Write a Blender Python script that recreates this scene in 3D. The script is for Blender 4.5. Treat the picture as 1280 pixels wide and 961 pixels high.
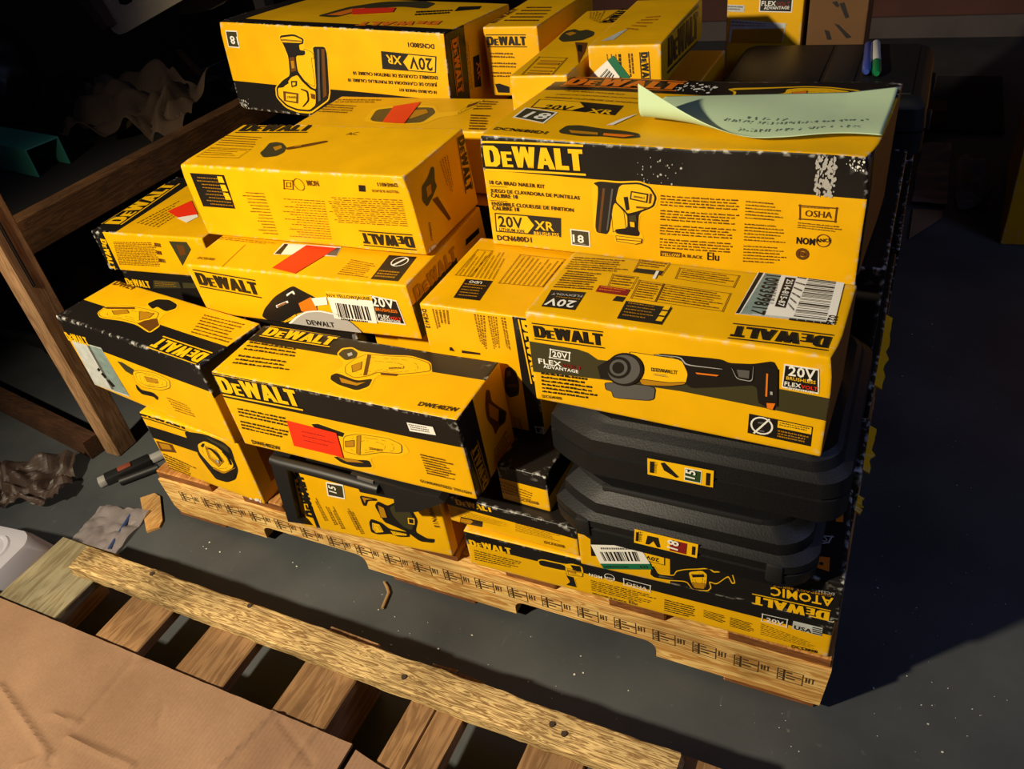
import bpy, bmesh, math, random
from mathutils import Vector, Matrix, noise
random.seed(7)
for o in list(bpy.data.objects): bpy.data.objects.remove(o)
SC = bpy.context.scene
COL = SC.collection
# ------------------------------------------------------------------ camera
FPX = 993.15
CPOS = Vector((1.24366, -0.69454, 1.11162))
YAW, PITCH, ROLL = math.radians(-30.123), math.radians(36.785), math.radians(-9.171)
def cam_axes():
    f = Vector((math.sin(YAW)*math.cos(PITCH), math.cos(YAW)*math.cos(PITCH), -math.sin(PITCH)))
    r = Vector((math.cos(YAW), -math.sin(YAW), 0)); u = r.cross(f)
    c, s = math.cos(ROLL), math.sin(ROLL)
    return c*r+s*u, -s*r+c*u, f
AX, AY, AF = cam_axes()
cd = bpy.data.cameras.new('camera'); cd.sensor_width = 36; cd.sensor_fit = 'HORIZONTAL'
cd.lens = FPX/1280*36; cd.clip_start = .02; cd.clip_end = 50
cam = bpy.data.objects.new('camera', cd); COL.objects.link(cam)
cam.matrix_world = Matrix(((AX.x, AY.x, -AF.x, CPOS.x), (AX.y, AY.y, -AF.y, CPOS.y), (AX.z, AY.z, -AF.z, CPOS.z), (0, 0, 0, 1)))
SC.camera = cam
# ------------------------------------------------------------------ world, lights, exposure
w = bpy.data.worlds.new('world'); SC.world = w; w.use_nodes = True
w.node_tree.nodes['Background'].inputs[0].default_value = (.50, .58, 1.0, 1)
w.node_tree.nodes['Background'].inputs[1].default_value = .022
def spot(name, loc, aim, power, color, size, cone, blend):
    l = bpy.data.lights.new(name, 'SPOT'); l.energy = power; l.color = color
    l.shadow_soft_size = size; l.spot_size = math.radians(cone); l.spot_blend = blend
    o = bpy.data.objects.new(name, l); COL.objects.link(o); o.location = loc
    o.rotation_euler = (Vector(aim)-Vector(loc)).to_track_quat('-Z', 'Y').to_euler(); return o
spot('work_lamp', (-.10, -1.30, 1.64), (.58, .24, .34), 275, (1.0, .86, .62), .045, 84, .8)
al = bpy.data.lights.new('cool_area_light', 'AREA'); al.energy = 8; al.color = (.42, .52, 1.0); al.size = .8  # cool light added from the right for the bluish floor; source unknown
ao = bpy.data.objects.new('cool_area_light', al); COL.objects.link(ao); ao.location = (3.0, .1, 1.9)
ao.rotation_euler = (Vector((1.4, .5, 0))-ao.location).to_track_quat('-Z', 'Y').to_euler()
vs = SC.view_settings
vs.view_transform = 'Standard'; vs.look = 'None'; vs.gamma = 1; vs.use_curve_mapping = False; vs.exposure = 0.08

# ------------------------------------------------------------------ pixel helpers (1280 x 961 frame)
def ray(px, py): return (AX*((px-640)/FPX)+AY*((480.5-py)/FPX)+AF).normalized()
def onz(px, py, z): d = ray(px, py); return CPOS+d*((z-CPOS.z)/d.z)
def ony(px, py, y): d = ray(px, py); return CPOS+d*((y-CPOS.y)/d.y)
def onx(px, py, x): d = ray(px, py); return CPOS+d*((x-CPOS.x)/d.x)

# ------------------------------------------------------------------ materials
MATS = {}
def nt(name):
    m = bpy.data.materials.new(name); m.use_nodes = True
    return m, m.node_tree, m.node_tree.nodes['Principled BSDF']
def N(t, kind, **kw):
    n = t.nodes.new(kind)
    for k, v in kw.items(): setattr(n, k, v)
    return n
def srgb(r, g, b):
    f = lambda c: (c/255/12.92) if c/255 <= .04045 else ((c/255+.055)/1.055)**2.4
    return (f(r), f(g), f(b), 1)
def plain(name, rgb, rough=.5, metal=0, spec=.5, var=.0, scale=30, bump=0):
    if name in MATS: return MATS[name]
    m, t, b = nt(name); b.inputs['Roughness'].default_value = rough; b.inputs['Metallic'].default_value = metal
    b.inputs['Specular IOR Level'].default_value = spec
    c = srgb(*rgb); b.inputs['Base Color'].default_value = c
    if var or bump:
        tc = N(t, 'ShaderNodeTexCoord'); no = N(t, 'ShaderNodeTexNoise'); no.inputs['Scale'].default_value = scale
        no.inputs['Detail'].default_value = 6
        t.links.new(tc.outputs['Object'], no.inputs['Vector'])
        if var:
            mx = N(t, 'ShaderNodeMix', data_type='RGBA', blend_type='MULTIPLY'); mx.inputs[0].default_value = 1
            cr = N(t, 'ShaderNodeMapRange'); cr.inputs['From Min'].default_value = .3; cr.inputs['From Max'].default_value = .7
            cr.inputs['To Min'].default_value = 1-var; cr.inputs['To Max'].default_value = 1
            t.links.new(no.outputs['Fac'], cr.inputs['Value']); mx.inputs[6].default_value = c
            t.links.new(cr.outputs['Result'], mx.inputs[7]); t.links.new(mx.outputs[2], b.inputs['Base Color'])
        if bump:
            bp = N(t, 'ShaderNodeBump'); bp.inputs['Strength'].default_value = bump; bp.inputs['Distance'].default_value = .004
            t.links.new(no.outputs['Fac'], bp.inputs['Height']); t.links.new(bp.outputs['Normal'], b.inputs['Normal'])
    MATS[name] = m; return m
def carton_mat(name, rgb, wear=(205, 190, 160), rough=.42, amount=.5):
    """printed carton: slight mottling, fibre bump and scuffs along the edges (attribute edge)"""
    m, t, b = nt(name); L = t.links
    tc = N(t, 'ShaderNodeTexCoord')
    n1 = N(t, 'ShaderNodeTexNoise'); n1.inputs['Scale'].default_value = 14; n1.inputs['Detail'].default_value = 5
    n2 = N(t, 'ShaderNodeTexNoise'); n2.inputs['Scale'].default_value = 90; n2.inputs['Detail'].default_value = 4
    for n in (n1, n2): L.new(tc.outputs['Object'], n.inputs['Vector'])
    mr = N(t, 'ShaderNodeMapRange'); mr.inputs['From Min'].default_value = .3; mr.inputs['From Max'].default_value = .7
    mr.inputs['To Min'].default_value = .86; mr.inputs['To Max'].default_value = 1.0
    L.new(n1.outputs['Fac'], mr.inputs['Value'])
    mx = N(t, 'ShaderNodeMix', data_type='RGBA', blend_type='MULTIPLY'); mx.inputs[0].default_value = 1
    mx.inputs[6].default_value = srgb(*rgb); L.new(mr.outputs['Result'], mx.inputs[7])
    at = N(t, 'ShaderNodeAttribute'); at.attribute_name = 'edge'
    ma = N(t, 'ShaderNodeMath', operation='MULTIPLY'); L.new(at.outputs['Fac'], ma.inputs[0])
    ms = N(t, 'ShaderNodeMapRange'); ms.inputs['From Min'].default_value = .62-.2*amount; ms.inputs['From Max'].default_value = .70-.1*amount
    n3 = N(t, 'ShaderNodeTexNoise'); n3.inputs['Scale'].default_value = 95; n3.inputs['Detail'].default_value = 8
    L.new(tc.outputs['Object'], n3.inputs['Vector'])
    L.new(n3.outputs['Fac'], ms.inputs['Value']); L.new(ms.outputs['Result'], ma.inputs[1])
    m2 = N(t, 'ShaderNodeMix', data_type='RGBA'); L.new(ma.outputs[0], m2.inputs[0])
    L.new(mx.outputs[2], m2.inputs[6]); m2.inputs[7].default_value = srgb(*wear)
    L.new(m2.outputs[2], b.inputs['Base Color'])
    b.inputs['Roughness'].default_value = rough; b.inputs['Specular IOR Level'].default_value = .35
    bp = N(t, 'ShaderNodeBump'); bp.inputs['Strength'].default_value = .25; bp.inputs['Distance'].default_value = .003
    ad = N(t, 'ShaderNodeMath', operation='MULTIPLY_ADD'); ad.inputs[1].default_value = .15
    L.new(n2.outputs['Fac'], ad.inputs[0]); L.new(n1.outputs['Fac'], ad.inputs[2])
    L.new(ad.outputs[0], bp.inputs['Height']); L.new(bp.outputs['Normal'], b.inputs['Normal'])
    MATS[name] = m; return m
def wood_mat(name, c1, c2, axis='X', scale=1.0, rough=.75, dirt=0):
    m, t, b = nt(name); L = t.links
    tc = N(t, 'ShaderNodeTexCoord'); mp = N(t, 'ShaderNodeMapping')
    s = [14*scale]*3; s['XYZ'.index(axis)] = 1.1*scale
    mp.inputs['Scale'].default_value = s
    L.new(tc.outputs['Object'], mp.inputs['Vector'])
    n1 = N(t, 'ShaderNodeTexNoise'); n1.inputs['Scale'].default_value = 3.2; n1.inputs['Detail'].default_value = 7; n1.inputs['Distortion'].default_value = 1.6
    L.new(mp.outputs['Vector'], n1.inputs['Vector'])
    wv = N(t, 'ShaderNodeMath', operation='SINE'); mu = N(t, 'ShaderNodeMath', operation='MULTIPLY'); mu.inputs[1].default_value = 34
    L.new(n1.outputs['Fac'], mu.inputs[0]); L.new(mu.outputs[0], wv.inputs[0])
    mr = N(t, 'ShaderNodeMapRange'); mr.inputs['From Min'].default_value = -1; mr.inputs['From Max'].default_value = 1
    L.new(wv.outputs[0], mr.inputs['Value'])
    n2 = N(t, 'ShaderNodeTexNoise'); n2.inputs['Scale'].default_value = 9; n2.inputs['Detail'].default_value = 6
    L.new(tc.outputs['Object'], n2.inputs['Vector'])
    mx = N(t, 'ShaderNodeMix', data_type='RGBA'); mx.inputs[6].default_value = srgb(*c1); mx.inputs[7].default_value = srgb(*c2)
    L.new(mr.outputs['Result'], mx.inputs[0])
    m2 = N(t, 'ShaderNodeMix', data_type='RGBA', blend_type='MULTIPLY'); m2.inputs[0].default_value = 1
    r2 = N(t, 'ShaderNodeMapRange'); r2.inputs['From Min'].default_value = .35; r2.inputs['From Max'].default_value = .65
    r2.inputs['To Min'].default_value = .62-.2*dirt; r2.inputs['To Max'].default_value = 1
    L.new(n2.outputs['Fac'], r2.inputs['Value']); L.new(mx.outputs[2], m2.inputs[6]); L.new(r2.outputs['Result'], m2.inputs[7])
    L.new(m2.outputs[2], b.inputs['Base Color']); b.inputs['Roughness'].default_value = rough; b.inputs['Specular IOR Level'].default_value = .25
    bp = N(t, 'ShaderNodeBump'); bp.inputs['Strength'].default_value = .35+.5*dirt; bp.inputs['Distance'].default_value = .002
    L.new(n1.outputs['Fac'], bp.inputs['Height']); L.new(bp.outputs['Normal'], b.inputs['Normal'])
    MATS[name] = m; return m
carton_mat('yellow', (236, 178, 3)); carton_mat('amber', (226, 160, 3)); carton_mat('black', (27, 24, 22), (215, 212, 205), .38)
carton_mat('shaded_kraft', (104, 72, 40), (130, 96, 60), .8, .2); carton_mat('kraft', (164, 122, 82), (190, 160, 120), .8, .2); carton_mat('brown_side', (150, 88, 18), (190, 140, 70), .7, .4)  # the last one is a browner tone for right faces of yellow cartons
ink = {'k': plain('ink_black', (24, 20, 16), .45), 'b': plain('ink_brown', (96, 56, 6), .5), 'y': plain('ink_yellow', (238, 184, 8), .42),
       'g': plain('ink_grey', (86, 84, 82), .45), 'G': plain('ink_light_grey', (168, 166, 162), .4), 'w': plain('ink_white', (232, 230, 222), .45),
       'r': plain('ink_red', (232, 48, 12), .5), 'd': plain('ink_dark_red', (128, 20, 20), .5), 'o': plain('ink_orange', (226, 118, 16), .45),
       'n': plain('ink_green', (20, 104, 72), .45), 'O': plain('ink_olive', (58, 54, 30), .45), 'D': plain('ink_ochre', (176, 122, 6), .5),
       'p': plain('ink_pale', (196, 200, 196), .5, var=.25, scale=60), 'e': plain('ink_grey_green', (130, 150, 146), .5, var=.3, scale=80),
       'v': plain('ink_dark_green', (34, 66, 30), .45)}
plain('case_black', (16, 16, 18), .5, spec=.45, var=.45, scale=420, bump=.1)
plain('case_dark', (22, 22, 23), .5); plain('steel', (150, 150, 148), .35, .8)

# ------------------------------------------------------------------ object helpers
def link(o, parent=None):
    COL.objects.link(o)
    if parent is not None: o.parent = parent
    return o
def tag(o, label=None, cat=None, group=None, kind=None):
    if label: o['label'] = label
    if cat: o['category'] = cat
    if group: o['group'] = group
    if kind: o['kind'] = kind
    return o
def empty(name, loc=(0, 0, 0), rot=None):
    o = bpy.data.objects.new(name, None); o.empty_display_size = .05; link(o); o.location = loc
    if rot is not None: o.rotation_euler = rot.to_euler()
    return o
def mesh_obj(name, verts, faces, mats, fm=None, parent=None, smooth=None):
    me = bpy.data.meshes.new(name); me.from_pydata([tuple(v) for v in verts], [], faces)
    for m in (mats if isinstance(mats, (list, tuple)) else [mats]): me.materials.append(m if not isinstance(m, str) else MATS[m])
    if fm: me.polygons.foreach_set('material_index', fm)
    me.update()
    if smooth is not None:
        me.polygons.foreach_set('use_smooth', [True]*len(me.polygons)); me.set_sharp_from_angle(angle=math.radians(smooth))
    return link(bpy.data.objects.new(name, me), parent)
def bm_obj(name, bm, mats, parent=None, smooth=None):
    me = bpy.data.meshes.new(name); bm.to_mesh(me); bm.free()
    for m in (mats if isinstance(mats, (list, tuple)) else [mats]): me.materials.append(m if not isinstance(m, str) else MATS[m])
    if smooth is not None:
        me.polygons.foreach_set('use_smooth', [True]*len(me.polygons)); me.set_sharp_from_angle(angle=math.radians(smooth))
    return link(bpy.data.objects.new(name, me), parent)
def rotm(yaw, a=0, b=0): return Matrix.Rotation(yaw, 3, 'Z') @ Matrix.Rotation(a, 3, 'X') @ Matrix.Rotation(b, 3, 'Y')
def bevel_box(bm, x0, x1, y0, y1, z0, z1, r=.002, seg=1, mi=0, M=None):
    g = bmesh.ops.create_cube(bm, size=1)['verts']
    for v in g: v.co = Vector(((x0+x1)/2+v.co.x*(x1-x0), (y0+y1)/2+v.co.y*(y1-y0), (z0+z1)/2+v.co.z*(z1-z0)))
    es = list({e for v in g for e in v.link_edges}); fs = {f for v in g for f in v.link_faces}
    if r > 0:
        q = bmesh.ops.bevel(bm, geom=es, offset=r, segments=seg, affect='EDGES', profile=.5)
        fs = {f for f in fs if f.is_valid} | set(q['faces'])
    for f in fs: f.material_index = mi
    if M is not None:
        for v in {v for f in fs for v in f.verts}: v.co = M @ v.co
    return fs
def loft(bm, loops, mi=0, cap=True, closed=True):
    rows = [[bm.verts.new(p) for p in L] for L in loops]; n = len(rows[0]); out = []
    for a, b in zip(rows, rows[1:]):
        for i in range(n if closed else n-1):
            out.append(bm.faces.new((a[i], a[(i+1) % n], b[(i+1) % n], b[i])))
    if cap:
        out.append(bm.faces.new(rows[0][::-1])); out.append(bm.faces.new(rows[-1]))
    for f in out: f.material_index = mi
    return out
def tube(bm, pts, r, n=8, mi=0, cap=True):
    pts = [Vector(p) for p in pts]; loops = []
    rr = r if isinstance(r, (list, tuple)) else [r]*len(pts)
    up = Vector((0, 0, 1))
    for i, p in enumerate(pts):
        d = (pts[min(i+1, len(pts)-1)]-pts[max(i-1, 0)]).normalized()
        a = d.cross(up if abs(d.z) < .9 else Vector((1, 0, 0))).normalized(); b = d.cross(a)
        loops.append([p+(a*math.cos(2*math.pi*k/n)+b*math.sin(2*math.pi*k/n))*rr[i] for k in range(n)])
    return loft(bm, loops, mi, cap)

# ------------------------------------------------------------------ cartons with flat print
BOX = {}
_text = {}
def text_mesh(s, bold):
    k = (s, bold)
    if k not in _text:
        cu = bpy.data.curves.new('t', 'FONT'); cu.body = s; cu.size = 1; cu.resolution_u = 2; cu.offset = .022 if bold else 0
        cu.space_character = 1.06 if bold else 1
        ob = bpy.data.objects.new('t', cu); me = ob.to_mesh()
        V = [(v.co.x, v.co.y) for v in me.vertices]; Fc = [tuple(p.vertices) for p in me.polygons]
        ob.to_mesh_clear(); bpy.data.objects.remove(ob); bpy.data.curves.remove(cu)
        x0 = min(v[0] for v in V); x1 = max(v[0] for v in V)
        _text[k] = ([((x-x0)/(x1-x0), y/(x1-x0)) for x, y in V], Fc)   # unit width, baseline at 0
    return _text[k]
def ring(o, i): return [[o[k], o[k+1], i[k+1], i[k]] for k in range(len(o)-1)]
def rect(x0, y0, x1, y1): return [(x0, y0), (x1, y0), (x1, y1), (x0, y1)]
def logo_polys():
    """heavy block capitals, cap height 1"""
    P = []; x = 0
    def add(L, wd):
        nonlocal x
        for q in L: P.append([(a+x, b) for a, b in q])
        x += wd
    add([rect(0, 0, .27, 1)]+ring([(.27, 0), (.5, 0), (.66, .14), (.72, .5), (.66, .86), (.5, 1), (.27, 1)],
        [(.27, .2), (.36, .2), (.42, .28), (.44, .5), (.42, .72), (.36, .8), (.27, .8)]), .77)
    e = .74
    add([rect(0, 0, .22, e), rect(.22, 0, .46, .17*e), rect(.22, .42*e, .43, .59*e), rect(.22, .83*e, .46, e)], .50)
    add([[(0, 1), (.25, 1), (.37, 0), (.15, 0)], [(.15, 0), (.37, 0), (.57, 1), (.38, 1)], [(.40, 1), (.60, 1), (.82, 0), (.60, 0)],
         [(.60, 0), (.82, 0), (.98, 1), (.73, 1)]], .99)
    add([[(0, 0), (.24, 0), (.46, 1), (.24, 1)], [(.24, 1), (.48, 1), (.74, 0), (.50, 0)], rect(.2, .2, .55, .38)], .76)
    add([rect(0, 0, .26, 1), rect(.26, 0, .54, .2)], .56)
    add([rect(.14, 0, .40, .8), rect(0, .8, .56, 1)], .57)
    return P, x
LOGO, LOGOW = logo_polys()

class Carton:
    FR = {'F': lambda w, d, h: (Vector((0, 0, 0)), Vector((1, 0, 0)), Vector((0, 0, 1)), w, h),
          'T': lambda w, d, h: (Vector((0, 0, h)), Vector((1, 0, 0)), Vector((0, 1, 0)), w, d),
          'R': lambda w, d, h: (Vector((w, 0, 0)), Vector((0, 1, 0)), Vector((0, 0, 1)), d, h),
          'L': lambda w, d, h: (Vector((0, d, 0)), Vector((0, -1, 0)), Vector((0, 0, 1)), d, h)}
    def __init__(s, name, pos, dims, yaw=0, a=0, b=0, label=None, cat='carton', group=None, amp=.0016, base='yellow', seed=None):
        s.w, s.d, s.h = dims; s.pos = Vector(pos); s.R = rotm(math.radians(yaw), math.radians(a), math.radians(b)); s.Ri = s.R.transposed()
        s.c = Vector((s.w/2, s.d/2, 0)); s.amp = amp; s.base = base; s.bands = []; s.seed = Vector((random.random()*50, random.random()*50, random.random()*50))
        s.root = empty(name, s.pos+s.R @ s.c, s.R); tag(s.root, label, cat, group)
        s.Z = (0, 0, 1); s.dents = []; s.small = {}; s.lay = 0
    def z(s, x0, y0, sc): s.Z = (x0, y0, sc); return s
    def px(s, p): return (s.Z[0]+p[0]/s.Z[2], s.Z[1]+p[1]/s.Z[2])
    def frame(s, f): return Carton.FR[f](s.w, s.d, s.h)
    def uv(s, f, p):
        o, u, v, W, H = s.frame(f); n = u.cross(v); q = s.px(p)
        d = s.Ri @ ray(*q); c = s.Ri @ (CPOS-s.pos)
        t = (o-c).dot(n)/d.dot(n); hit = c+d*t-o
        return (min(max(hit.dot(u), .0015), W-.0015), min(max(hit.dot(v), .0015), H-.0015))
    def deform(s, p):
        q = p+noise.noise_vector(p*4.2+s.seed)*s.amp
        for c, r, k in s.dents:
            dd = (p-c).length
            if dd < r:
                cc = Vector((s.w/2, s.d/2, s.h/2)); q += (cc-p).normalized()*k*(1-dd/r)**2
        return q
    def band(s, f, u0=None, u1=None, v0=None, v1=None, m='black'):
        """solid colour over a range of a face; numbers in metres or (pixel point) tuples"""
        g = lambda x, i: None if x is None else (s.uv(f, x)[i] if isinstance(x, tuple) else x)
        s.bands.append((f, g(u0, 0), g(u1, 0), g(v0, 1), g(v1, 1), m))
    def build(s, step=.02, r=.0028, wear=.8):
        mats = [s.base]
        for b in s.bands:
            if b[5] not in mats: mats.append(b[5])
        bm = bmesh.new(); lay = bm.verts.layers.float.new('edge')
        dims = Vector((s.w, s.d, s.h))
        def lines(L, extra):
            g = [0, r*.35, r, .006, L-.006, L-r, L-r*.35, L]; n = max(1, int((L-2*r)/step))
            g += [r+(L-2*r)*k/n for k in range(1, n)]
            for e in extra: g += [e-.0004, e+.0004]
            g = sorted(x for x in g if 0 <= x <= L); out = [g[0]]
            for x in g[1:]:
                if x-out[-1] > 2e-4: out.append(x)
            if L-out[-1] > 1e-6: out[-1] = L
            return out
        for f in ('F', 'T', 'R', 'L', 'Bk', 'Bt'):
            if f == 'Bk': o, u, v, W, H = Vector((s.w, s.d, 0)), Vector((-1, 0, 0)), Vector((0, 0, 1)), s.w, s.h
            elif f == 'Bt': o, u, v, W, H = Vector((0, s.d, 0)), Vector((1, 0, 0)), Vector((0, -1, 0)), s.w, s.d
            else: o, u, v, W, H = s.frame(f)
            bs = [b for b in s.bands if b[0] == f]
            U = lines(W, [x for b in bs for x in b[1:3] if x is not None]); V = lines(H, [x for b in bs for x in b[3:5] if x is not None])
            gr = []
            for y in V:
                row = []
                for x in U:
                    p = o+u*x+v*y
                    inn = Vector([min(max(p[k], r), dims[k]-r) for k in range(3)]); dd = p-inn
                    if dd.length > 1e-9: p = inn+dd.normalized()*r
                    e = sorted([min(p[k], dims[k]-p[k]) for k in range(3)])
                    vert = bm.verts.new(p); vert[lay] = max(0, 1-e[1]/.0055)*wear + max(0, .9-e[2]/.02)*max(0, 1-e[1]/.02)*wear
                    row.append(vert)
                gr.append(row)
            for j in range(len(V)-1):
                for i in range(len(U)-1):
                    cu, cv = (U[i]+U[i+1])/2, (V[j]+V[j+1])/2; mi = 0
                    for b in bs:
                        if (b[1] is None or cu > b[1]) and (b[2] is None or cu < b[2]) and (b[3] is None or cv > b[3]) and (b[4] is None or cv < b[4]): mi = mats.index(b[5])
                    fc = bm.faces.new((gr[j][i], gr[j][i+1], gr[j+1][i+1], gr[j+1][i])); fc.material_index = mi
        bmesh.ops.remove_doubles(bm, verts=bm.verts, dist=1e-5)
        for v in bm.verts: v.co = s.deform(v.co)-s.c
        s.body = bm_obj('body', bm, mats, s.root, smooth=40)
        return s
    # ---- print
    def put(s, f, polys, name, parent=None, keep=False):
        """polys: (colour code, layer, [uv points]) -> one flat print mesh a hair above the face"""
        o, u, v, W, H = s.frame(f); n = u.cross(v)
        bm = bmesh.new(); mats = []; ll = bm.faces.layers.int.new('lay')
        for c, ly, pts in polys:
            if c not in mats: mats.append(c)
            vs_ = []
            for a, b in pts: vs_.append(bm.verts.new((min(max(a, .001), W-.001), min(max(b, .001), H-.001), ly*.00022+.00042)))
            try: fc = bm.faces.new(vs_)
            except ValueError: continue
            fc.normal_update()
            if fc.normal.z < 0: fc.normal_flip()
            fc.material_index = mats.index(c)
        bmesh.ops.triangulate(bm, faces=[f_ for f_ in bm.faces if len(f_.verts) > 4])
        for _ in range(4):
            es = [e for e in bm.edges if e.calc_length() > .03]
            if not es: break
            bmesh.ops.subdivide_edges(bm, edges=es, cuts=1, use_grid_fill=True)
            bmesh.ops.triangulate(bm, faces=[f_ for f_ in bm.faces if len(f_.verts) > 4])
        for q in bm.verts:
            a, b, k = q.co; base = o+u*a+v*b
            q.co = s.deform(base)+n*k-s.c
        return bm_obj(name, bm, [ink[c] for c in mats], parent or s.root)
    def P(s, f, pts): return [s.uv(f, p) for p in pts]
    def pic(s, f, shapes, name='product_picture', soft=True, inner=True, l0=0):
        """traced flat print: [(colour, pixel points)], later ones on top"""
        out = []
        for i, (c, pts) in enumerate(shapes):
            Q = [Vector(p) for p in s.P(f, pts)]
            if len(Q) > 5 and soft:
                for _ in range(2):
                    Q = [v for k in range(len(Q)) for v in (Q[k].lerp(Q[(k+1) % len(Q)], .14), Q[k].lerp(Q[(k+1) % len(Q)], .86))]
            i += l0; out.append((c, i*.6, [tuple(q) for q in Q]))
            if c in 'yDoGg' and soft and not (i == l0 and c == 'y' and len(shapes) > 1):
                m = sum(Q, Vector((0, 0)))/len(Q); rad = max((q-m).length for q in Q); n = len(Q)
                def stroke(a, b, t, col, ly):
                    d = b-a
                    if d.length > 1e-6:
                        w = Vector((-d.y, d.x)).normalized()*t*.5; out.append((col, ly, [tuple(a-w), tuple(b-w), tuple(b+w), tuple(a+w)]))
                t = .0009 if rad > .012 else .0006
                for k in range(n): stroke(Q[k], Q[(k+1) % n], t, 'k', i*.6+.3)
                if c == 'y' and rad > .012 and inner:
                    for fr in (.74, .45):
                        for k in range(n):
                            if (k*7+int(fr*10)) % 11 < 7: stroke(m+(Q[k]-m)*fr, m+(Q[(k+1) % n]-m)*fr, t*.8, 'b', i*.6+.3)
        return s.put(f, out, name)
    def dirs(s, f, a, b):
        A = Vector(s.uv(f, a)); B = Vector(s.uv(f, b)); X = B-A; Y = Vector((-X.y, X.x)); return A, X, Y
    def tx(s, f, st, a, b, c='k', bold=True, hs=1.0, lay=4, keep=True):
        A, X, Y = s.dirs(f, a, b); V, Fc = text_mesh(st, bold); Y = Y*hs
        W = [A+X*x+Y*y for x, y in V]
        s.small.setdefault(f, []).extend((c, lay, [tuple(W[i]) for i in fc]) for fc in Fc)
    def logo(s, f, a, b, c='k', bars=True, hs=1.0, bc=None, lay=4):
        hs *= .80
        A, X, Y = s.dirs(f, a, b); k = 1/LOGOW; pl = []
        for q in LOGO: pl.append((c, lay, [tuple(A+X*(x*k)+Y*((y*1.0+(.22 if bars else 0))*k*hs)) for x, y in q]))
        if bars:
            for y0, y1 in ((0, .10), (1.34, 1.44)):
                pl.append((bc or c, lay, [tuple(A+X*x+Y*(y*k*hs)) for x, y in rect(-.01, y0, 1.01, y1)]))
        return s.put(f, pl, 'brand_lettering')
    def quad(s, f, q, c, lay=0):
        s.small.setdefault(f, []).append((c, lay, s.P(f, q)))
    def outline(s, f, q, c, t=.0012, lay=3):
        P = [Vector(p) for p in s.P(f, q)]; m = sum(P, Vector((0, 0)))/len(P)
        for i in range(len(P)):
            a, b = P[i], P[(i+1) % len(P)]; d = b-a
            if d.length < 1e-5: continue
            nrm = Vector((-d.y, d.x)).normalized()
            if nrm.dot(m-a) < 0: nrm = -nrm
            e = d.normalized()*t*.5
            s.small.setdefault(f, []).append((c, lay, [tuple(a-e), tuple(b+e), tuple(b+e+nrm*t), tuple(a-e+nrm*t)]))
    def circle(s, f, ctr, rr, c, t=.0012, lay=3, n=20, fill=False):
        a = Vector(s.uv(f, ctr)); b = Vector(s.uv(f, (ctr[0]+rr, ctr[1]))); R_ = (b-a).length
        pts = [(a.x+R_*math.cos(2*math.pi*k/n), a.y+R_*math.sin(2*math.pi*k/n)) for k in range(n)]
        if fill: s.small.setdefault(f, []).append((c, lay, pts)); return
        ins = [(a.x+(R_-t)*math.cos(2*math.pi*k/n), a.y+(R_-t)*math.sin(2*math.pi*k/n)) for k in range(n)]
        for k in range(n): s.small.setdefault(f, []).append((c, lay, [pts[k], pts[(k+1) % n], ins[(k+1) % n], ins[k]]))
    def lines(s, f, q, n, c='k', fill=.48, rag=.25, para=0, lay=3, wd=(.03, .10)):
        """block of tiny print: rows of word-length bars; q = BL, BR, TR, TL as read"""
        P = [Vector(p) for p in s.P(f, q)]; rnd = random.Random(int(q[0][0]*13+q[0][1]*7+n))
        out = s.small.setdefault(f, []); aspect = (P[3]-P[0]).length/max(1e-6, (P[1]-P[0]).length)
        for i in range(n):
            if para and i % para == para-1: continue
            y1 = 1-i/n; y0 = y1-fill/n; x = 0; end = 1-rnd.random()*rag
            while x < end-.02:
                L = min(rnd.uniform(*wd), end-x)
                lw = max(aspect*fill/n*.62, .007); k = max(1, int(L/lw)) if wd == (.03, .10) else 1
                for j in range(k):
                    xa = x+L*j/k; xb = xa+L/k*(.80 if k > 1 else 1); top = y1 if k == 1 or rnd.random() < .45 else y0+(y1-y0)*.74
                    pts = []
                    for a, b in ((xa, y0), (xb, y0), (xb, top), (xa, top)):
                        lo = P[0].lerp(P[1], a); hi = P[3].lerp(P[2], a); pts.append(tuple(lo.lerp(hi, b)))
                    out.append((c, lay, pts))
                x += L+.02
    def bars(s, f, q, n, c='k', lay=4, vert=True, seed=1):
        P = [Vector(p) for p in s.P(f, q)]; rnd = random.Random(seed); x = 0; out = s.small.setdefault(f, [])
        ws = [rnd.choice((1, 1, 2, 3)) for _ in range(2*n)]; T = sum(ws)
        for i, wd in enumerate(ws):
            L = wd/T
            if i % 2 == 0:
                cs = ((x, 0), (x+L, 0), (x+L, 1), (x, 1)) if vert else ((0, x), (1, x), (1, x+L), (0, x+L))
                out.append((c, lay, [tuple(P[0].lerp(P[1], a).lerp(P[3].lerp(P[2], a), b)) for a, b in cs]))
            x += L
    def scuff(s, f, q, n, c='w', size=.003, lay=3, seed=2):
        P = [Vector(p) for p in s.P(f, q)]; rnd = random.Random(seed); out = s.small.setdefault(f, [])
        for _ in range(n):
            a, b = rnd.random(), rnd.random(); m = P[0].lerp(P[1], a).lerp(P[3].lerp(P[2], a), b); k = rnd.randint(5, 7)
            rr = size*rnd.uniform(.3, 1.2); st = rnd.uniform(.3, 1)
            out.append((c, lay, [(m.x+rr*st*math.cos(6.283*j/k)*rnd.uniform(.6, 1.3), m.y+rr*math.sin(6.283*j/k)*rnd.uniform(.6, 1.3)) for j in range(k)]))
    def part(s, f, name):
        """turn what has been drawn on the face so far into one part"""
        if s.small.get(f):
            o = s.put(f, s.small.pop(f), name)
            if name == 'small_print': o['kind'] = 'stuff'
            return o
    def done(s):
        for f in list(s.small): s.part(f, 'small_print')
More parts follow.
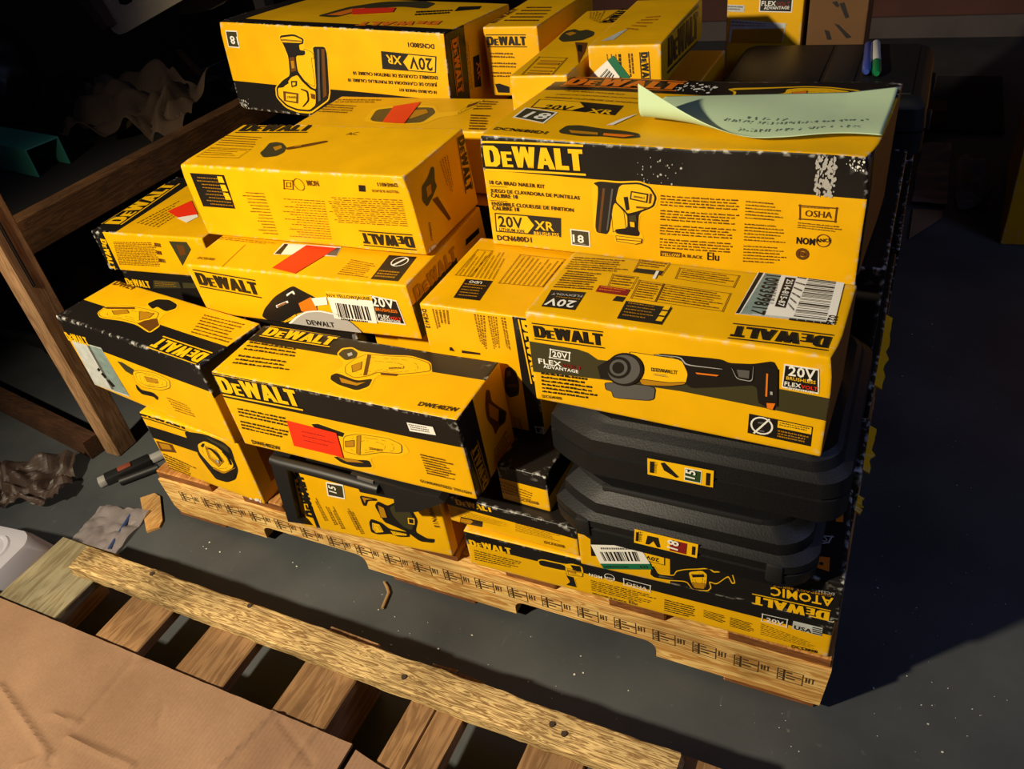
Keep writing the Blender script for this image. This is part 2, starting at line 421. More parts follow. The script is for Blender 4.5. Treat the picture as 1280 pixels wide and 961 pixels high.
# ================================================================== the setting
def floor_material():
    m, t, b = nt('painted_concrete'); L = t.links
    tc = N(t, 'ShaderNodeTexCoord')
    n1 = N(t, 'ShaderNodeTexNoise'); n1.inputs['Scale'].default_value = 3.5; n1.inputs['Detail'].default_value = 8
    n2 = N(t, 'ShaderNodeTexNoise'); n2.inputs['Scale'].default_value = 55; n2.inputs['Detail'].default_value = 8; n2.inputs['Roughness'].default_value = .7
    for n in (n1, n2): L.new(tc.outputs['Object'], n.inputs['Vector'])
    cr = N(t, 'ShaderNodeValToRGB'); cr.color_ramp.elements[0].position = .35; cr.color_ramp.elements[1].position = .7
    cr.color_ramp.elements[0].color = srgb(52, 55, 58); cr.color_ramp.elements[1].color = srgb(74, 77, 78)
    L.new(n1.outputs['Fac'], cr.inputs['Fac'])
    # pale scratches and dust
    r2 = N(t, 'ShaderNodeMapRange'); r2.inputs['From Min'].default_value = .64; r2.inputs['From Max'].default_value = .78
    L.new(n2.outputs['Fac'], r2.inputs['Value'])
    mp = N(t, 'ShaderNodeMapping'); mp.inputs['Rotation'].default_value = (0, 0, .9); mp.inputs['Scale'].default_value = (60, 5, 1)
    L.new(tc.outputs['Object'], mp.inputs['Vector'])
    n3 = N(t, 'ShaderNodeTexNoise'); n3.inputs['Scale'].default_value = 1.3; n3.inputs['Detail'].default_value = 3; n3.inputs['Distortion'].default_value = 2.5
    L.new(mp.outputs['Vector'], n3.inputs['Vector'])
    r3 = N(t, 'ShaderNodeMapRange'); r3.inputs['From Min'].default_value = .72; r3.inputs['From Max'].default_value = .80; r3.inputs['To Max'].default_value = .5
    L.new(n3.outputs['Fac'], r3.inputs['Value'])
    ad = N(t, 'ShaderNodeMath', operation='MAXIMUM'); L.new(r2.outputs['Result'], ad.inputs[0]); L.new(r3.outputs['Result'], ad.inputs[1])
    mu = N(t, 'ShaderNodeMath', operation='MULTIPLY'); mu.inputs[1].default_value = .45; L.new(ad.outputs[0], mu.inputs[0])
    mx = N(t, 'ShaderNodeMix', data_type='RGBA'); L.new(mu.outputs[0], mx.inputs[0]); L.new(cr.outputs['Color'], mx.inputs[6])
    mx.inputs[7].default_value = srgb(150, 150, 142); L.new(mx.outputs[2], b.inputs['Base Color'])
    b.inputs['Roughness'].default_value = .55; b.inputs['Specular IOR Level'].default_value = .3
    bp = N(t, 'ShaderNodeBump'); bp.inputs['Strength'].default_value = .15; bp.inputs['Distance'].default_value = .002
    L.new(n2.outputs['Fac'], bp.inputs['Height']); L.new(bp.outputs['Normal'], b.inputs['Normal'])
    return m
fl = mesh_obj('floor', [(-2.6, -3, 0), (3.4, -3, 0), (3.4, 3.5, 0), (-2.6, 3.5, 0)], [(0, 1, 2, 3)], floor_material()); tag(fl, kind='structure')
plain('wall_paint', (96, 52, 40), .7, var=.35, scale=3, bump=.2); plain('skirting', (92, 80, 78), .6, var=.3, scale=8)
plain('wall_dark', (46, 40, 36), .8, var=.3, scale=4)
def struct(name, bx, m):
    bm = bmesh.new(); bevel_box(bm, *bx, r=.003); return tag(bm_obj(name, bm, m), kind='structure')
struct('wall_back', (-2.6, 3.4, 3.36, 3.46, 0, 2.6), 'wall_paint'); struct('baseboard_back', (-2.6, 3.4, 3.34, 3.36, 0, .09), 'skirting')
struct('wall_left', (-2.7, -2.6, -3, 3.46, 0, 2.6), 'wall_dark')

# ================================================================== pallet carrying the stack
wood_mat('pine', (246, 206, 128), (196, 138, 66), 'X', 1.5); wood_mat('pine_deck', (196, 140, 74), (158, 100, 44), 'Y')
wood_mat('end_grain', (150, 94, 48), (116, 68, 32), 'X', 2.2); plain('stamp_ink', (66, 44, 18), .8)
PH = .124
pal = empty('pallet', (.63, .6, 0)); tag(pal, 'pine pallet with stamped notched sides carrying the pile of yellow boxes', 'pallet')
def stringer_mesh(y0, y1):
    pr = [(0.012, .022), (.0, .104), (1.263, .104), (1.258, .016)]
    top = [(.0, .104), (1.263, .104)]
    bot = [(1.256, .016), (1.022, .016)]
    def notch(xa, xb):
        h = .05; o = []
        for k in range(5): a = math.pi/2*k/4; o.append((xa-.018+.018*math.cos(a), .016+(h-.018-.016)*1+.018*math.sin(a)))
        o = [(xa, .016)]+o
        for k in range(5): a = math.pi/2+math.pi/2*k/4; o.append((xb+.018+.018*math.cos(a), .016+(h-.034)+.018*math.sin(a)))
        return o+[(xb, .016)]
    bot += notch(1.018, .779)[0:]+notch(.482, .245)+[(.02, .016), (.008, .03)]
    pts = top+bot; bm = bmesh.new(); n = len(pts)
    A = [bm.verts.new((x, y0, z)) for x, z in pts]; B = [bm.verts.new((x, y1, z)) for x, z in pts]
    bm.faces.new(A[::-1]); bm.faces.new(B)
    for i in range(n): bm.faces.new((A[i], A[(i+1) % n], B[(i+1) % n], B[i]))
    bmesh.ops.recalc_face_normals(bm, faces=bm.faces); bmesh.ops.triangulate(bm, faces=[f for f in bm.faces if len(f.verts) > 4])
    for v in bm.verts: v.co -= Vector((.63, .6, 0))
    return bm
strs = [bm_obj('stringer', stringer_mesh(y, y+.038), 'pine', pal) for y in (0, .58, 1.16)]
decks = [(0, .14), (.222, .316), (.41, .50), (.59, .681), (.77, .857), (.944, 1.032), (1.122, 1.262)]
for x0, x1 in decks:
    bm = bmesh.new(); bevel_box(bm, x0-.63, x1-.63, .004-.6, .6, .1045, PH, .002, mi=0)
    for f in bm.faces:
        if abs(f.normal.y) > .8: f.material_index = 1
    bm_obj('deck_board', bm, ['pine_deck', 'end_grain'], pal)
for x0, x1 in ((.006, .13), (.53, .697), (1.12, 1.25)):
    bm = bmesh.new(); bevel_box(bm, x0-.63, x1-.63, .004-.6, .6, 0, .0155, .002)
    for f in bm.faces:
        if abs(f.normal.y) > .8: f.material_index = 1
    bm_obj('bottom_board', bm, ['pine_deck', 'end_grain'], pal)
def stamps(parent):
    bm = bmesh.new(); Y = -.6-.0006
    def r(x0, z0, x1, z1): bm.faces.new([bm.verts.new((x-.63, Y, z)) for x, z in ((x0, z0), (x1, z0), (x1, z1), (x0, z1))])
    def fr(x0, z0, x1, z1, t=.0011): r(x0, z0, x1, z0+t); r(x0, z1-t, x1, z1); r(x0, z0+t, x0+t, z1-t); r(x1-t, z0+t, x1, z1-t)
    x = .045
    while x < 1.225:
        z = .058+.004*math.sin(x*9)
        fr(x, z-.002, x+.009, z+.025)
        for k in range(4): r(x+.002+.0012*(k % 2), z+.003+k*.0045, x+.007, z+.0055+k*.0045)
        if x < 1.2:
            fr(x+.0095, z-.002, x+.035, z+.025)
            for k, (a, b) in enumerate(((.012, .020), (.012, .033), (.012, .024))): r(x+a, z+.018-k*.0065, x+b, z+.021-k*.0065)
            r(x+.038, z+.008, x+.040, z+.020); r(x+.042, z+.008, x+.044, z+.020); r(x+.040, z+.013, x+.042, z+.0145); r(x+.0455, z+.0185, x+.050, z+.020); r(x+.047, z+.008, x+.0486, z+.0185)
        x += .0605
    return bm_obj('stamp', bm, 'stamp_ink', parent)
stamps(strs[0])

# ================================================================== worn pallet and cardboard in the foreground
wood_mat('old_board', (222, 190, 128), (136, 102, 60), 'X', 3.0, .85, 1.2); wood_mat('slat_wood', (150, 114, 76), (122, 88, 54), 'Y', 1.0, .8, .4)
wood_mat('slat_pale', (142, 132, 104), (118, 104, 76), 'Y', 1.0, .8, .5)
op = empty('worn_pallet', (.5, -.65, 0)); tag(op, 'weathered wooden pallet with a rough board across its slats, partly under flattened cardboard', 'pallet')
OFF = Vector((.5, -.65, 0))
def rough_board(name, x0, x1, y0, y1, z0, z1, m, parent, off, jit=.0015, n=60, along='x'):
    bm = bmesh.new(); loops = []
    for k in range(n+1):
        t = k/n; a = (x0+(x1-x0)*t) if along == 'x' else (y0+(y1-y0)*t); L = []
        c = ((y0, z0), (y1, z0), (y1, z1-.002), (y1-.003, z1), (y0+.004, z1), (y0, z1-.004)) if along == 'x' else ((x1, z0), (x0, z0), (x0, z1-.002), (x0+.002, z1), (x1-.002, z1), (x1, z1-.002))
        for i, (u, z) in enumerate(c):
            j = noise.noise(Vector((a*22, i*7.3, x0*3)))*jit+noise.noise(Vector((a*70, i*3.1, y0*5)))*jit*.6
            e = random.uniform(-1, 1)*jit*(2.5 if k in (0, n) else 0)
            L.append(Vector((a+e, u+j, z+j*.6))-off if along == 'x' else Vector((u+j, a+e, z+j*.6))-off)
        loops.append(L)
    loft(bm, loops); bmesh.ops.recalc_face_normals(bm, faces=bm.faces)
    return bm_obj(name, bm, m, parent, smooth=35)
rough_board('cross_board', .053, 1.112, -.247, -.2, .1205, .142, 'old_board', op, OFF, .0014, 120)
for i, (x0, x1) in enumerate(((-.046, .10), (.195, .289), (.37, .464), (.558, .650), (.742, .782), (.783, .826), (.92, 1.0), (1.08, 1.17))):
    rough_board('slat', x0, x1, -1.12, -.187+.004*math.sin(i*5), .101, .12, 'slat_pale' if i == 0 else 'slat_wood', op, OFF, .0012, 30, 'y')
for x0 in (-.02, .59, 1.11):
    rough_board('runner', x0, x0+.04, -1.1, -.2, 0, .1008, 'slat_wood', op, OFF, .001, 12, 'y')
for px, py in ((190, 717), (312, 757), (505, 846), (690, 905), (705, 917)):
    p = onz(px, py, .1425)-OFF; bm = bmesh.new()
    bmesh.ops.create_cone(bm, cap_ends=True, segments=10, radius1=.0042, radius2=.0038, depth=.003, matrix=Matrix.Translation(p))
    bm_obj('nail_head', bm, plain('rust', (52, 36, 24), .7), op)

def sheet(name, pts, z, th, mat, label, cat, warp=.004, nx=60, ny=34, seed=0, creases=()):
    """flat card: pts = four floor-plan corners, slightly warped, with real thickness"""
    bm = bmesh.new(); P = [Vector((x, y, 0)) for x, y in pts]; rows = []
    c0 = sum(P, Vector())/4; c0.z = z
    for s_ in (0, 1):
        g = []
        for j in range(ny+1):
            r_ = []
            for i in range(nx+1):
                a, b = i/nx, j/ny; p = P[0].lerp(P[1], a).lerp(P[3].lerp(P[2], a), b)
                jag = noise.noise(Vector((p.x*40, seed, 1)))*.0008 if j == ny else 0
                hgt = warp*(.5+.5*noise.noise(Vector((p.x*3.2, p.y*3.2, seed))))
                for (q0, q1, dp, wd) in creases:
                    d = Vector(q1)-Vector(q0); nn = Vector((-d.y, d.x)).normalized(); dist = abs((Vector((p.x, p.y))-Vector(q0)).dot(nn)); tt = (Vector((p.x, p.y))-Vector(q0)).dot(d)/d.length_squared
                    if dist < wd and -.02 < tt < 1.02: hgt += dp*(1-dist/wd)
                r_.append(bm.verts.new(Vector((p.x, p.y+jag, z+hgt+s_*th))-c0))
            g.append(r_)
        rows.append(g)
    lo, hi = rows
    for j in range(ny):
        for i in range(nx):
            bm.faces.new((hi[j][i], hi[j][i+1], hi[j+1][i+1], hi[j+1][i])); bm.faces.new((lo[j][i], lo[j+1][i], lo[j+1][i+1], lo[j][i+1]))
    for i in range(nx): bm.faces.new((lo[0][i], lo[0][i+1], hi[0][i+1], hi[0][i])); bm.faces.new((lo[ny][i+1], lo[ny][i], hi[ny][i], hi[ny][i+1]))
    for j in range(ny): bm.faces.new((lo[j+1][0], lo[j][0], hi[j][0], hi[j+1][0])); bm.faces.new((lo[j][nx], lo[j+1][nx], hi[j+1][nx], hi[j][nx]))
    o = bm_obj(name, bm, mat, None, smooth=50); o.location = c0
    return tag(o, label, cat)
def cardboard_material():
    m, t, b = nt('corrugated_card'); L = t.links
    tc = N(t, 'ShaderNodeTexCoord'); n1 = N(t, 'ShaderNodeTexNoise'); n1.inputs['Scale'].default_value = 6; n1.inputs['Detail'].default_value = 8
    n2 = N(t, 'ShaderNodeTexNoise'); n2.inputs['Scale'].default_value = 240; n2.inputs['Detail'].default_value = 3
    wv = N(t, 'ShaderNodeTexWave'); wv.inputs['Scale'].default_value = 48; wv.inputs['Distortion'].default_value = .6; wv.bands_direction = 'X'
    for n in (n1, n2, wv): L.new(tc.outputs['Object'], n.inputs['Vector'])
    cr = N(t, 'ShaderNodeValToRGB'); cr.color_ramp.elements[0].position = .3; cr.color_ramp.elements[1].position = .7
    cr.color_ramp.elements[0].color = srgb(126, 96, 73); cr.color_ramp.elements[1].color = srgb(150, 118, 92)
    L.new(n1.outputs['Fac'], cr.inputs['Fac'])
    mx = N(t, 'ShaderNodeMix', data_type='RGBA', blend_type='MULTIPLY'); mx.inputs[0].default_value = .25
    L.new(cr.outputs['Color'], mx.inputs[6]); L.new(n2.outputs['Fac'], mx.inputs[7]); L.new(mx.outputs[2], b.inputs['Base Color'])
    b.inputs['Roughness'].default_value = .85; b.inputs['Specular IOR Level'].default_value = .2
    bp = N(t, 'ShaderNodeBump'); bp.inputs['Strength'].default_value = .12; bp.inputs['Distance'].default_value = .002
    L.new(wv.outputs['Fac'], bp.inputs['Height']); L.new(bp.outputs['Normal'], b.inputs['Normal'])
    MATS['corrugated_card'] = m
cardboard_material()
def pxy(x, y): p = onz(x, y, .131); return (p.x, p.y)
sheet('cardboard_sheet', ((-.42, -1.0), (.705, -1.0), (.705, -.334), (-.42, -.334)), .1250, .005, 'corrugated_card',
      'large flattened brown cardboard sheet lying on the weathered pallet slats', 'cardboard', .003, 260, 150, 3,
      [(pxy(168, 822), pxy(86, 922), -.003, .007), (pxy(348, 884), pxy(270, 961), .0045, .007), (pxy(0, 858), pxy(62, 945), .006, .008), (pxy(62, 945), pxy(20, 961), .005, .008), (pxy(86, 922), pxy(165, 958), .006, .007), (pxy(62, 892), pxy(100, 905), .004, .006),
       (pxy(404, 900), pxy(360, 958), .003, .006), (pxy(350, 900), pxy(392, 955), -.003, .006), (pxy(204, 884), pxy(196, 905), -.0035, .004), (pxy(60, 945), pxy(66, 958), -.0035, .004), (pxy(165, 835), pxy(185, 826), .003, .005)])
sheet('cardboard_piece', ((.716, -1.0), (.86, -1.0), (.80, -.352), (.712, -.338)), .1225, .004, 'corrugated_card',
      'small torn cardboard piece beside the large sheet on the weathered pallet', 'cardboard', .002, 30, 60, 5)
# ================================================================== cartons
def xr_panel(b, f, q, t20, txr, inv=False, lay=1):
    """outlined voltage panel with a black arrow half; q = corners of the whole panel as read BL, BR, TR, TL"""
    P = [Vector(p) for p in b.P(f, q)]
    def L(x, y): return tuple(P[0].lerp(P[1], x).lerp(P[3].lerp(P[2], x), y))
    o = b.small.setdefault(f, [])
    o.append(('k', lay, [L(0, 0), L(1, 0), L(1, 1), L(0, 1)])); o.append(('y', lay+1, [L(.02, .06), L(.50, .06), L(.60, .5), L(.50, .94), L(.02, .94)]))
    b.tx(f, '20V', *t20, c='k', lay=lay+2.5); b.tx(f, 'XR', *txr, c='y', lay=lay+2.5, hs=.9)
def badge18(b, f, q, t, c1='O'):
    b.quad(f, q, 'w', 1); P = [Vector(p) for p in b.P(f, q)]; m = sum(P, Vector((0, 0)))/4
    b.small[f].append((c1, 2, [tuple(m+(p-m)*.88) for p in P])); b.tx(f, '18', *t, c='w', lay=4, hs=.8)

# ---- bottom layer
b = U2 = Carton('tool_carton', (.715, -.006, PH+.001), (.542, .2, .079), 1.2, 0, 0, 'long yellow and black carton with a white flag badge, at the bottom front edge')
b.z(540, 600, 6.4); b.band('F', v0=(282, 512), v1=(270, 398))
b.build(); b.logo('F', (306, 520), (642, 592), 'y', bars=False)
b.lines('F', ((345, 645), (720, 722), (745, 660), (335, 555)), 5, fill=.45)
b.pic('F', [('y', ((842, 640), (880, 632), (1062, 672), (1120, 668), (1200, 690), (1212, 772), (1140, 790), (1160, 862), (1060, 840), (1095, 812), (1066, 742), (1035, 728), (858, 690))),
            ('k', ((850, 648), (880, 640), (1060, 680), (1070, 722), (1035, 720), (862, 682))), ('k', ((1105, 678), (1185, 688), (1195, 735), (1130, 720))),
            ('y', ((1062, 700), (1120, 712), (1204, 745), (1200, 772), (1075, 756))), ('D', ((1085, 715), (1150, 730), (1148, 745), (1085, 732))),
            ('k', ((1072, 760), (1128, 775), (1152, 856), (1070, 836), (1102, 812)))])
b.z(700, 640, 7.111)
b.tx('F', 'NOM', (258, 562), (376, 592), 'w'); b.circle('F', (440, 578), 44, 'w', .0009); b.tx('F', 'ANCE', (396, 580), (486, 602), 'w')
b.outline('F', ((562, 585), (808, 648), (805, 708), (565, 645)), 'w'); b.tx('F', 'OSHA', (592, 642), (775, 690), 'w', bold=False, hs=.8)
b.lines('F', ((280, 700), (830, 836), (872, 750), (270, 600)), 6); b.tx('F', 'YELLOW & BLACK', (280, 722), (590, 804), 'k', hs=.8); b.tx('F', 'Elu', (612, 806), (680, 824), 'k', bold=False)
b.lines('F', ((925, 880), (1200, 950), (1250, 850), (930, 770)), 6)
b.z(860, 680, 6.005)
b.lines('F', ((118, 545), (280, 600), (300, 540), (120, 490)), 5); b.lines('F', ((315, 615), (500, 668), (510, 600), (320, 545)), 6)
b.lines('F', ((548, 680), (990, 795), (1000, 765), (552, 590)), 6, fill=.35)
b.outline('F', ((556, 574), (748, 622), (755, 562), (562, 518)), 'w'); b.tx('F', '20V', (592, 572), (722, 606), 'w', hs=.85)
b.quad('F', ((786, 632), (1008, 690), (1016, 628), (796, 574)), 'p', 1); b.tx('F', 'USA', (800, 630), (930, 664), 'k', hs=.95)
for k in range(4): b.quad('F', ((938, 626+k*14), (1008, 643+k*14), (1010, 636+k*14), (940, 619+k*14)), 'k', 2)
b.tx('F', 'DCS380B', (782, 768), (975, 814), 'k'); b.done()

b = W = Carton('tool_carton', (.687, .006, .2055), (.219, .2, .059), -1.4, label='flat yellow carton with a black top stripe, left of the barcode-stickered black carton')
b.z(540, 600, 6.4); b.band('F', v0=(125, 192)); b.band('T'); b.build()
b.logo('F', (198, 188), (492, 252), 'y', bars=False)
b.lines('F', ((212, 290), (640, 385), (640, 350), (212, 228)), 6, 'b', fill=.35); b.lines('F', ((668, 408), (1050, 500), (1060, 440), (668, 335)), 6, 'b', fill=.35)
b.quad('F', ((222, 335), (400, 372), (404, 325), (228, 290)), 'k', 1); b.quad('F', ((228, 330), (305, 346), (330, 326), (312, 314), (232, 298)), 'D', 2)
b.tx('F', 'DCF620B', (900, 500), (1062, 538), 'b'); b.done()

b = U1 = Carton('tool_carton', (.912, -.013, .2065), (.347, .17, .077), 2.6, label='black carton with a green and white barcode sticker, under the two stacked black cases')
b.z(700, 640, 7.111); b.base = 'black'; b.band('F', u1=(978, 500), m='yellow'); b.build()
b.pic('F', [('k', ((262, 222), (570, 272), (590, 400), (270, 390)))], 'printed_panel')
b.quad('F', ((735, 328), (930, 378), (930, 472), (742, 425)), 'k', 1); b.quad('F', ((742, 335), (924, 384), (924, 464), (748, 420)), 'y', 2); b.tx('F', '20V', (880, 408), (760, 378), 'k', lay=4)
b.part('F', 'small_print')
b.quad('F', ((268, 282), (700, 290), (800, 452), (352, 452)), 'w', 6); b.quad('F', ((352, 452), (800, 452), (826, 502), (385, 500)), 'n', 6)
b.bars('F', ((392, 428), (716, 428), (684, 342), (350, 346)), 17, lay=7, seed=3); b.lines('F', ((362, 326), (640, 328), (636, 308), (356, 306)), 1, 'g', lay=7, wd=(.02, .06), fill=.8)
b.tx('F', '345829022285', (390, 488), (610, 488), 'k', lay=7, hs=.9); b.tx('F', '633', (715, 490), (785, 490), 'k', lay=7); b.part('F', 'barcode_sticker')
b.pic('F', [('y', ((805, 470), (835, 472), (880, 545), (1010, 560), (1030, 520), (1110, 505), (1280, 500), (1280, 700), (1190, 690), (1120, 620), (960, 610), (830, 590), (790, 555))),
            ('k', ((812, 480), (832, 480), (872, 552), (1012, 568), (1036, 528), (1112, 512), (1280, 508), (1280, 690), (1192, 682), (1124, 612), (960, 602), (838, 582), (798, 552))),
            ('g', ((880, 560), (1010, 585), (1010, 592), (870, 575)))], 'saw_blade_picture')
b.z(860, 680, 6.005)
b.pic('F', [('y', ((-12, 192), (110, 180), (135, 180), (165, 178), (195, 205), (235, 204), (228, 172), (295, 166), (335, 215), (358, 296), (330, 300), (302, 245), (215, 306), (165, 288), (178, 330), (150, 358), (30, 350), (-10, 290))),
            ('k', ((-6, 200), (112, 188), (160, 186), (192, 214), (244, 212), (236, 180), (290, 174), (328, 220), (348, 288), (334, 290), (304, 234), (215, 297), (155, 278), (168, 328), (146, 348), (36, 342), (-4, 284))),
            ('y', ((2, 206), (108, 196), (146, 226), (142, 285), (128, 338), (44, 330), (20, 280))), ('D', ((30, 286), (130, 296), (122, 336), (48, 328))), ('k', ((30, 225), (120, 225), (122, 245), (34, 248)))])
b.logo('F', (1064, 490), (488, 368), 'y'); b.tx('F', 'ATOMIC', (1090, 402), (622, 318), 'y', hs=1.25); b.tx('F', 'COMPACT SERIES', (1075, 376), (640, 300), 'D', hs=.6); b.tx('F', 'DCS369B', (1098, 362), (925, 328), 'G')
b.z(860, 540, 5.341)
b.outline('T', ((875, 755), (940, 745), (965, 700), (872, 690)), 'G', .002); b.circle('T', (905, 720), 22, 'G', .0016)
b.quad('T', ((850, 905), (940, 935), (945, 840), (850, 830)), 'o', 1); b.circle('T', (888, 882), 14, 'k', fill=True); b.quad('T', ((985, 600), (1035, 605), (1035, 520), (992, 515)), 'o', 1)
b.done()

b = X = Carton('tool_carton', (.780, .023, .265), (.079, .2, .071), -2.6, label='short black-topped yellow carton wedged between the stacked black cases and the red-stickered carton')
b.z(520, 500, 5.818); b.band('F', v0=(780, 612)); b.band('T'); b.band('R', v0=.03); b.build()
b.lines('F', ((560, 660), (860, 740), (890, 690), (590, 575)), 4, 'b', fill=.35); b.tx('F', 'DCF620B', (752, 722), (892, 756), 'b'); b.done()

# ---- left column
b = F = Carton('tool_carton', (.03, .014, PH+.001), (.255, .16, .149), -3.8, .3, label='yellow carton with a black stripe and saw picture, lowest at one pallet end', amp=.003)
b.z(160, 480, 5.818); b.band('F', v0=(160, 384), v1=(110, 290), u1=(520, 440)); b.band('R', v0=.03, v1=.12, u0=.03, m='brown_side'); b.build()
b.logo('F', (78, 232), (440, 352), 'k', hs=1.1)
b.pic('F', [('k', ((408, 346), (560, 365), (690, 420), (748, 470), (775, 556), (700, 575), (610, 520), (480, 455), (430, 400))), ('O', ((560, 380), (720, 455), (745, 520), (640, 450))),
            ('k', ((490, 440), (560, 400), (650, 440), (760, 520), (800, 620), (782, 690), (720, 712), (640, 690), (600, 640), (510, 520))),
            ('y', ((505, 440), (555, 412), (640, 450), (740, 530), (770, 590), (740, 640), (660, 640), (600, 590), (520, 500))), ('D', ((560, 450), (640, 480), (700, 560), (660, 600), (590, 540))), ('y', ((575, 460), (632, 488), (672, 545), (650, 566), (600, 530))),
            ('k', ((600, 640), (650, 680), (740, 700), (780, 680), (776, 640), (740, 668), (680, 664), (620, 622))), ('D', ((620, 600), (700, 640), (780, 600), (786, 606), (700, 652), (618, 612))), ('k', ((560, 470), (600, 462), (655, 500), (690, 560), (680, 566), (640, 512), (598, 474))), ('k', ((530, 450), (545, 430), (560, 432), (548, 460))), ('k', ((690, 480), (735, 520), (758, 580), (745, 586), (722, 532), (684, 490))), ('G', ((640, 545), (662, 552), (668, 575), (648, 568)))])
b.lines('F', ((300, 640), (480, 688), (520, 620), (255, 500)), 6, 'b', fill=.5); b.quad('F', ((205, 410), (320, 440), (352, 500), (238, 485)), 'b', 1); b.quad('F', ((225, 425), (300, 442), (322, 478), (248, 468)), 'D', 2)
b.scuff('F', ((880, 850), (1000, 862), (1000, 840), (900, 830)), 20, 'w', .003)
b.done()

b = E = Carton('tool_carton', (-.125, .05, .2775), (.416, .132, .166), -8.3, .5, label='yellow carton with broad black bands and a pale shipping label, beside the wooden post')
b.z(50, 340, 3.203); b.band('F', v0=(108, 262)); b.band('T', v1=(172, 106)); b.band('R', v0=.10); b.band('L', v0=.12)
b.dents = [(Vector((.416, 0, .166)), .05, .006)]; b.build(wear=.8)
b.logo('F', (104, 264), (206, 294), 'y', bars=False, hs=1.3); b.logo('T', (692, 326), (498, 258), 'y')
b.quad('F', ((126, 266), (248, 302), (362, 500), (214, 446)), 'p', 1); b.quad('F', ((196, 290), (248, 306), (358, 492), (300, 474)), 'e', 2); b.quad('F', ((190, 286), (200, 289), (300, 470), (290, 468)), 'g', 3)
b.bars('F', ((232, 388), (238, 380), (330, 484), (318, 486)), 3, 'k', 3, False); b.part('F', 'shipping_label')
b.pic('F', [('O', ((312, 356), (330, 360), (378, 390), (372, 412), (345, 396))), ('y', ((372, 398), (400, 392), (460, 402), (518, 430), (522, 462), (486, 472), (420, 462), (386, 440))),
            ('y', ((384, 404), (402, 400), (456, 410), (508, 434), (510, 456), (480, 462), (424, 452), (394, 436))), ('D', ((420, 416), (470, 428), (476, 444), (430, 436))), ('k', ((384, 446), (406, 470), (452, 480), (474, 500), (470, 512), (456, 498), (410, 488), (390, 468)))])
b.lines('F', ((545, 560), (640, 590), (600, 535), (505, 498)), 5, 'b', fill=.4)
b.pic('T', [('y', ((230, 162), (270, 132), (345, 128), (425, 142), (430, 122), (470, 104), (520, 108), (556, 130), (550, 152), (505, 168), (480, 190), (482, 218), (440, 246), (388, 212), (330, 196), (242, 184))),
            ('k', ((430, 128), (470, 110), (520, 113), (551, 132), (545, 148), (505, 160), (470, 140), (452, 150))), ('y', ((236, 162), (272, 138), (345, 134), (430, 150), (478, 165), (470, 186), (440, 192), (404, 208), (332, 190), (246, 180))), ('b', ((250, 140), (380, 142), (384, 150), (270, 148))),
            ('b', ((392, 208), (420, 196), (470, 188), (478, 214), (440, 240))), ('D', ((290, 156), (350, 152), (360, 166), (300, 172))), ('D', ((400, 160), (460, 168), (440, 186), (400, 196)))])
b.lines('T', ((600, 250), (755, 296), (838, 216), (660, 172)), 7, 'b', fill=.4); b.tx('T', 'DWE4', (290, 50), (368, 72), 'b'); b.done()

b = D = Carton('grinder_carton', (.342, -.032, .3115), (.434, .129, .150), -.4, 1.0, -.8, 'yellow and black carton with a red sticker across its grinder picture')
b.z(250, 380, 3.0476); b.band('F', v0=(560, 455)); b.band('T', v0=(620, 212)); b.band('R', u1=(1045, 372)); b.band('L', v0=.1); b.build()
b.logo('F', (92, 346), (392, 404), 'y', hs=1.05); b.logo('T', (226, 124), (490, 166), 'y', hs=.8)
b.lines('F', ((165, 490), (352, 534), (372, 440), (142, 392)), 8, 'k', fill=.55, para=4); b.tx('F', 'DWE402W', (202, 530), (310, 556), 'k')
GR = [('y', ((418, 452), (452, 450), (545, 484), (620, 488), (722, 500), (782, 530), (802, 562), (772, 578), (690, 572), (650, 586), (665, 625), (600, 628), (535, 608), (500, 580), (540, 560), (530, 508), (440, 484))),
      ('k', ((424, 456), (450, 455), (552, 490), (545, 505), (444, 480))), ('k', ((505, 578), (560, 592), (645, 592), (658, 620), (600, 620), (540, 604))), ('D', ((520, 580), (600, 592), (630, 604), (560, 600))),
      ('y', ((548, 502), (602, 492), (720, 508), (772, 532), (772, 566), (690, 562), (612, 574), (548, 560))), ('D', ((600, 500), (616, 498), (612, 570), (598, 566))), ('D', ((555, 520), (590, 516), (590, 540), (556, 542)))]
b.pic('F', GR); b.tx('F', 'DEWALT', (650, 548), (702, 558), 'b', lay=7)
b.lines('F', ((870, 648), (986, 676), (962, 596), (842, 568)), 8, 'b', fill=.55); b.tx('F', 'GUARANTEED TOUGH', (842, 674), (1036, 724), 'k'); b.part('F', 'small_print')
b.quad('F', ((332, 440), (522, 488), (548, 582), (360, 538)), 'r', 7); b.lines('F', ((400, 530), (530, 560), (510, 506), (390, 480)), 3, 'd', lay=8, fill=.2); b.part('F', 'red_sticker')
b.quad('F', ((793, 447), (893, 465), (905, 497), (805, 480)), 'w', 5); b.lines('F', ((812, 478), (892, 492), (886, 468), (800, 453)), 3, 'g', lay=6, fill=.5); b.part('F', 'white_sticker')
b.lines('T', ((105, 246), (330, 272), (378, 172), (190, 142)), 8, 'k', fill=.5, para=4)
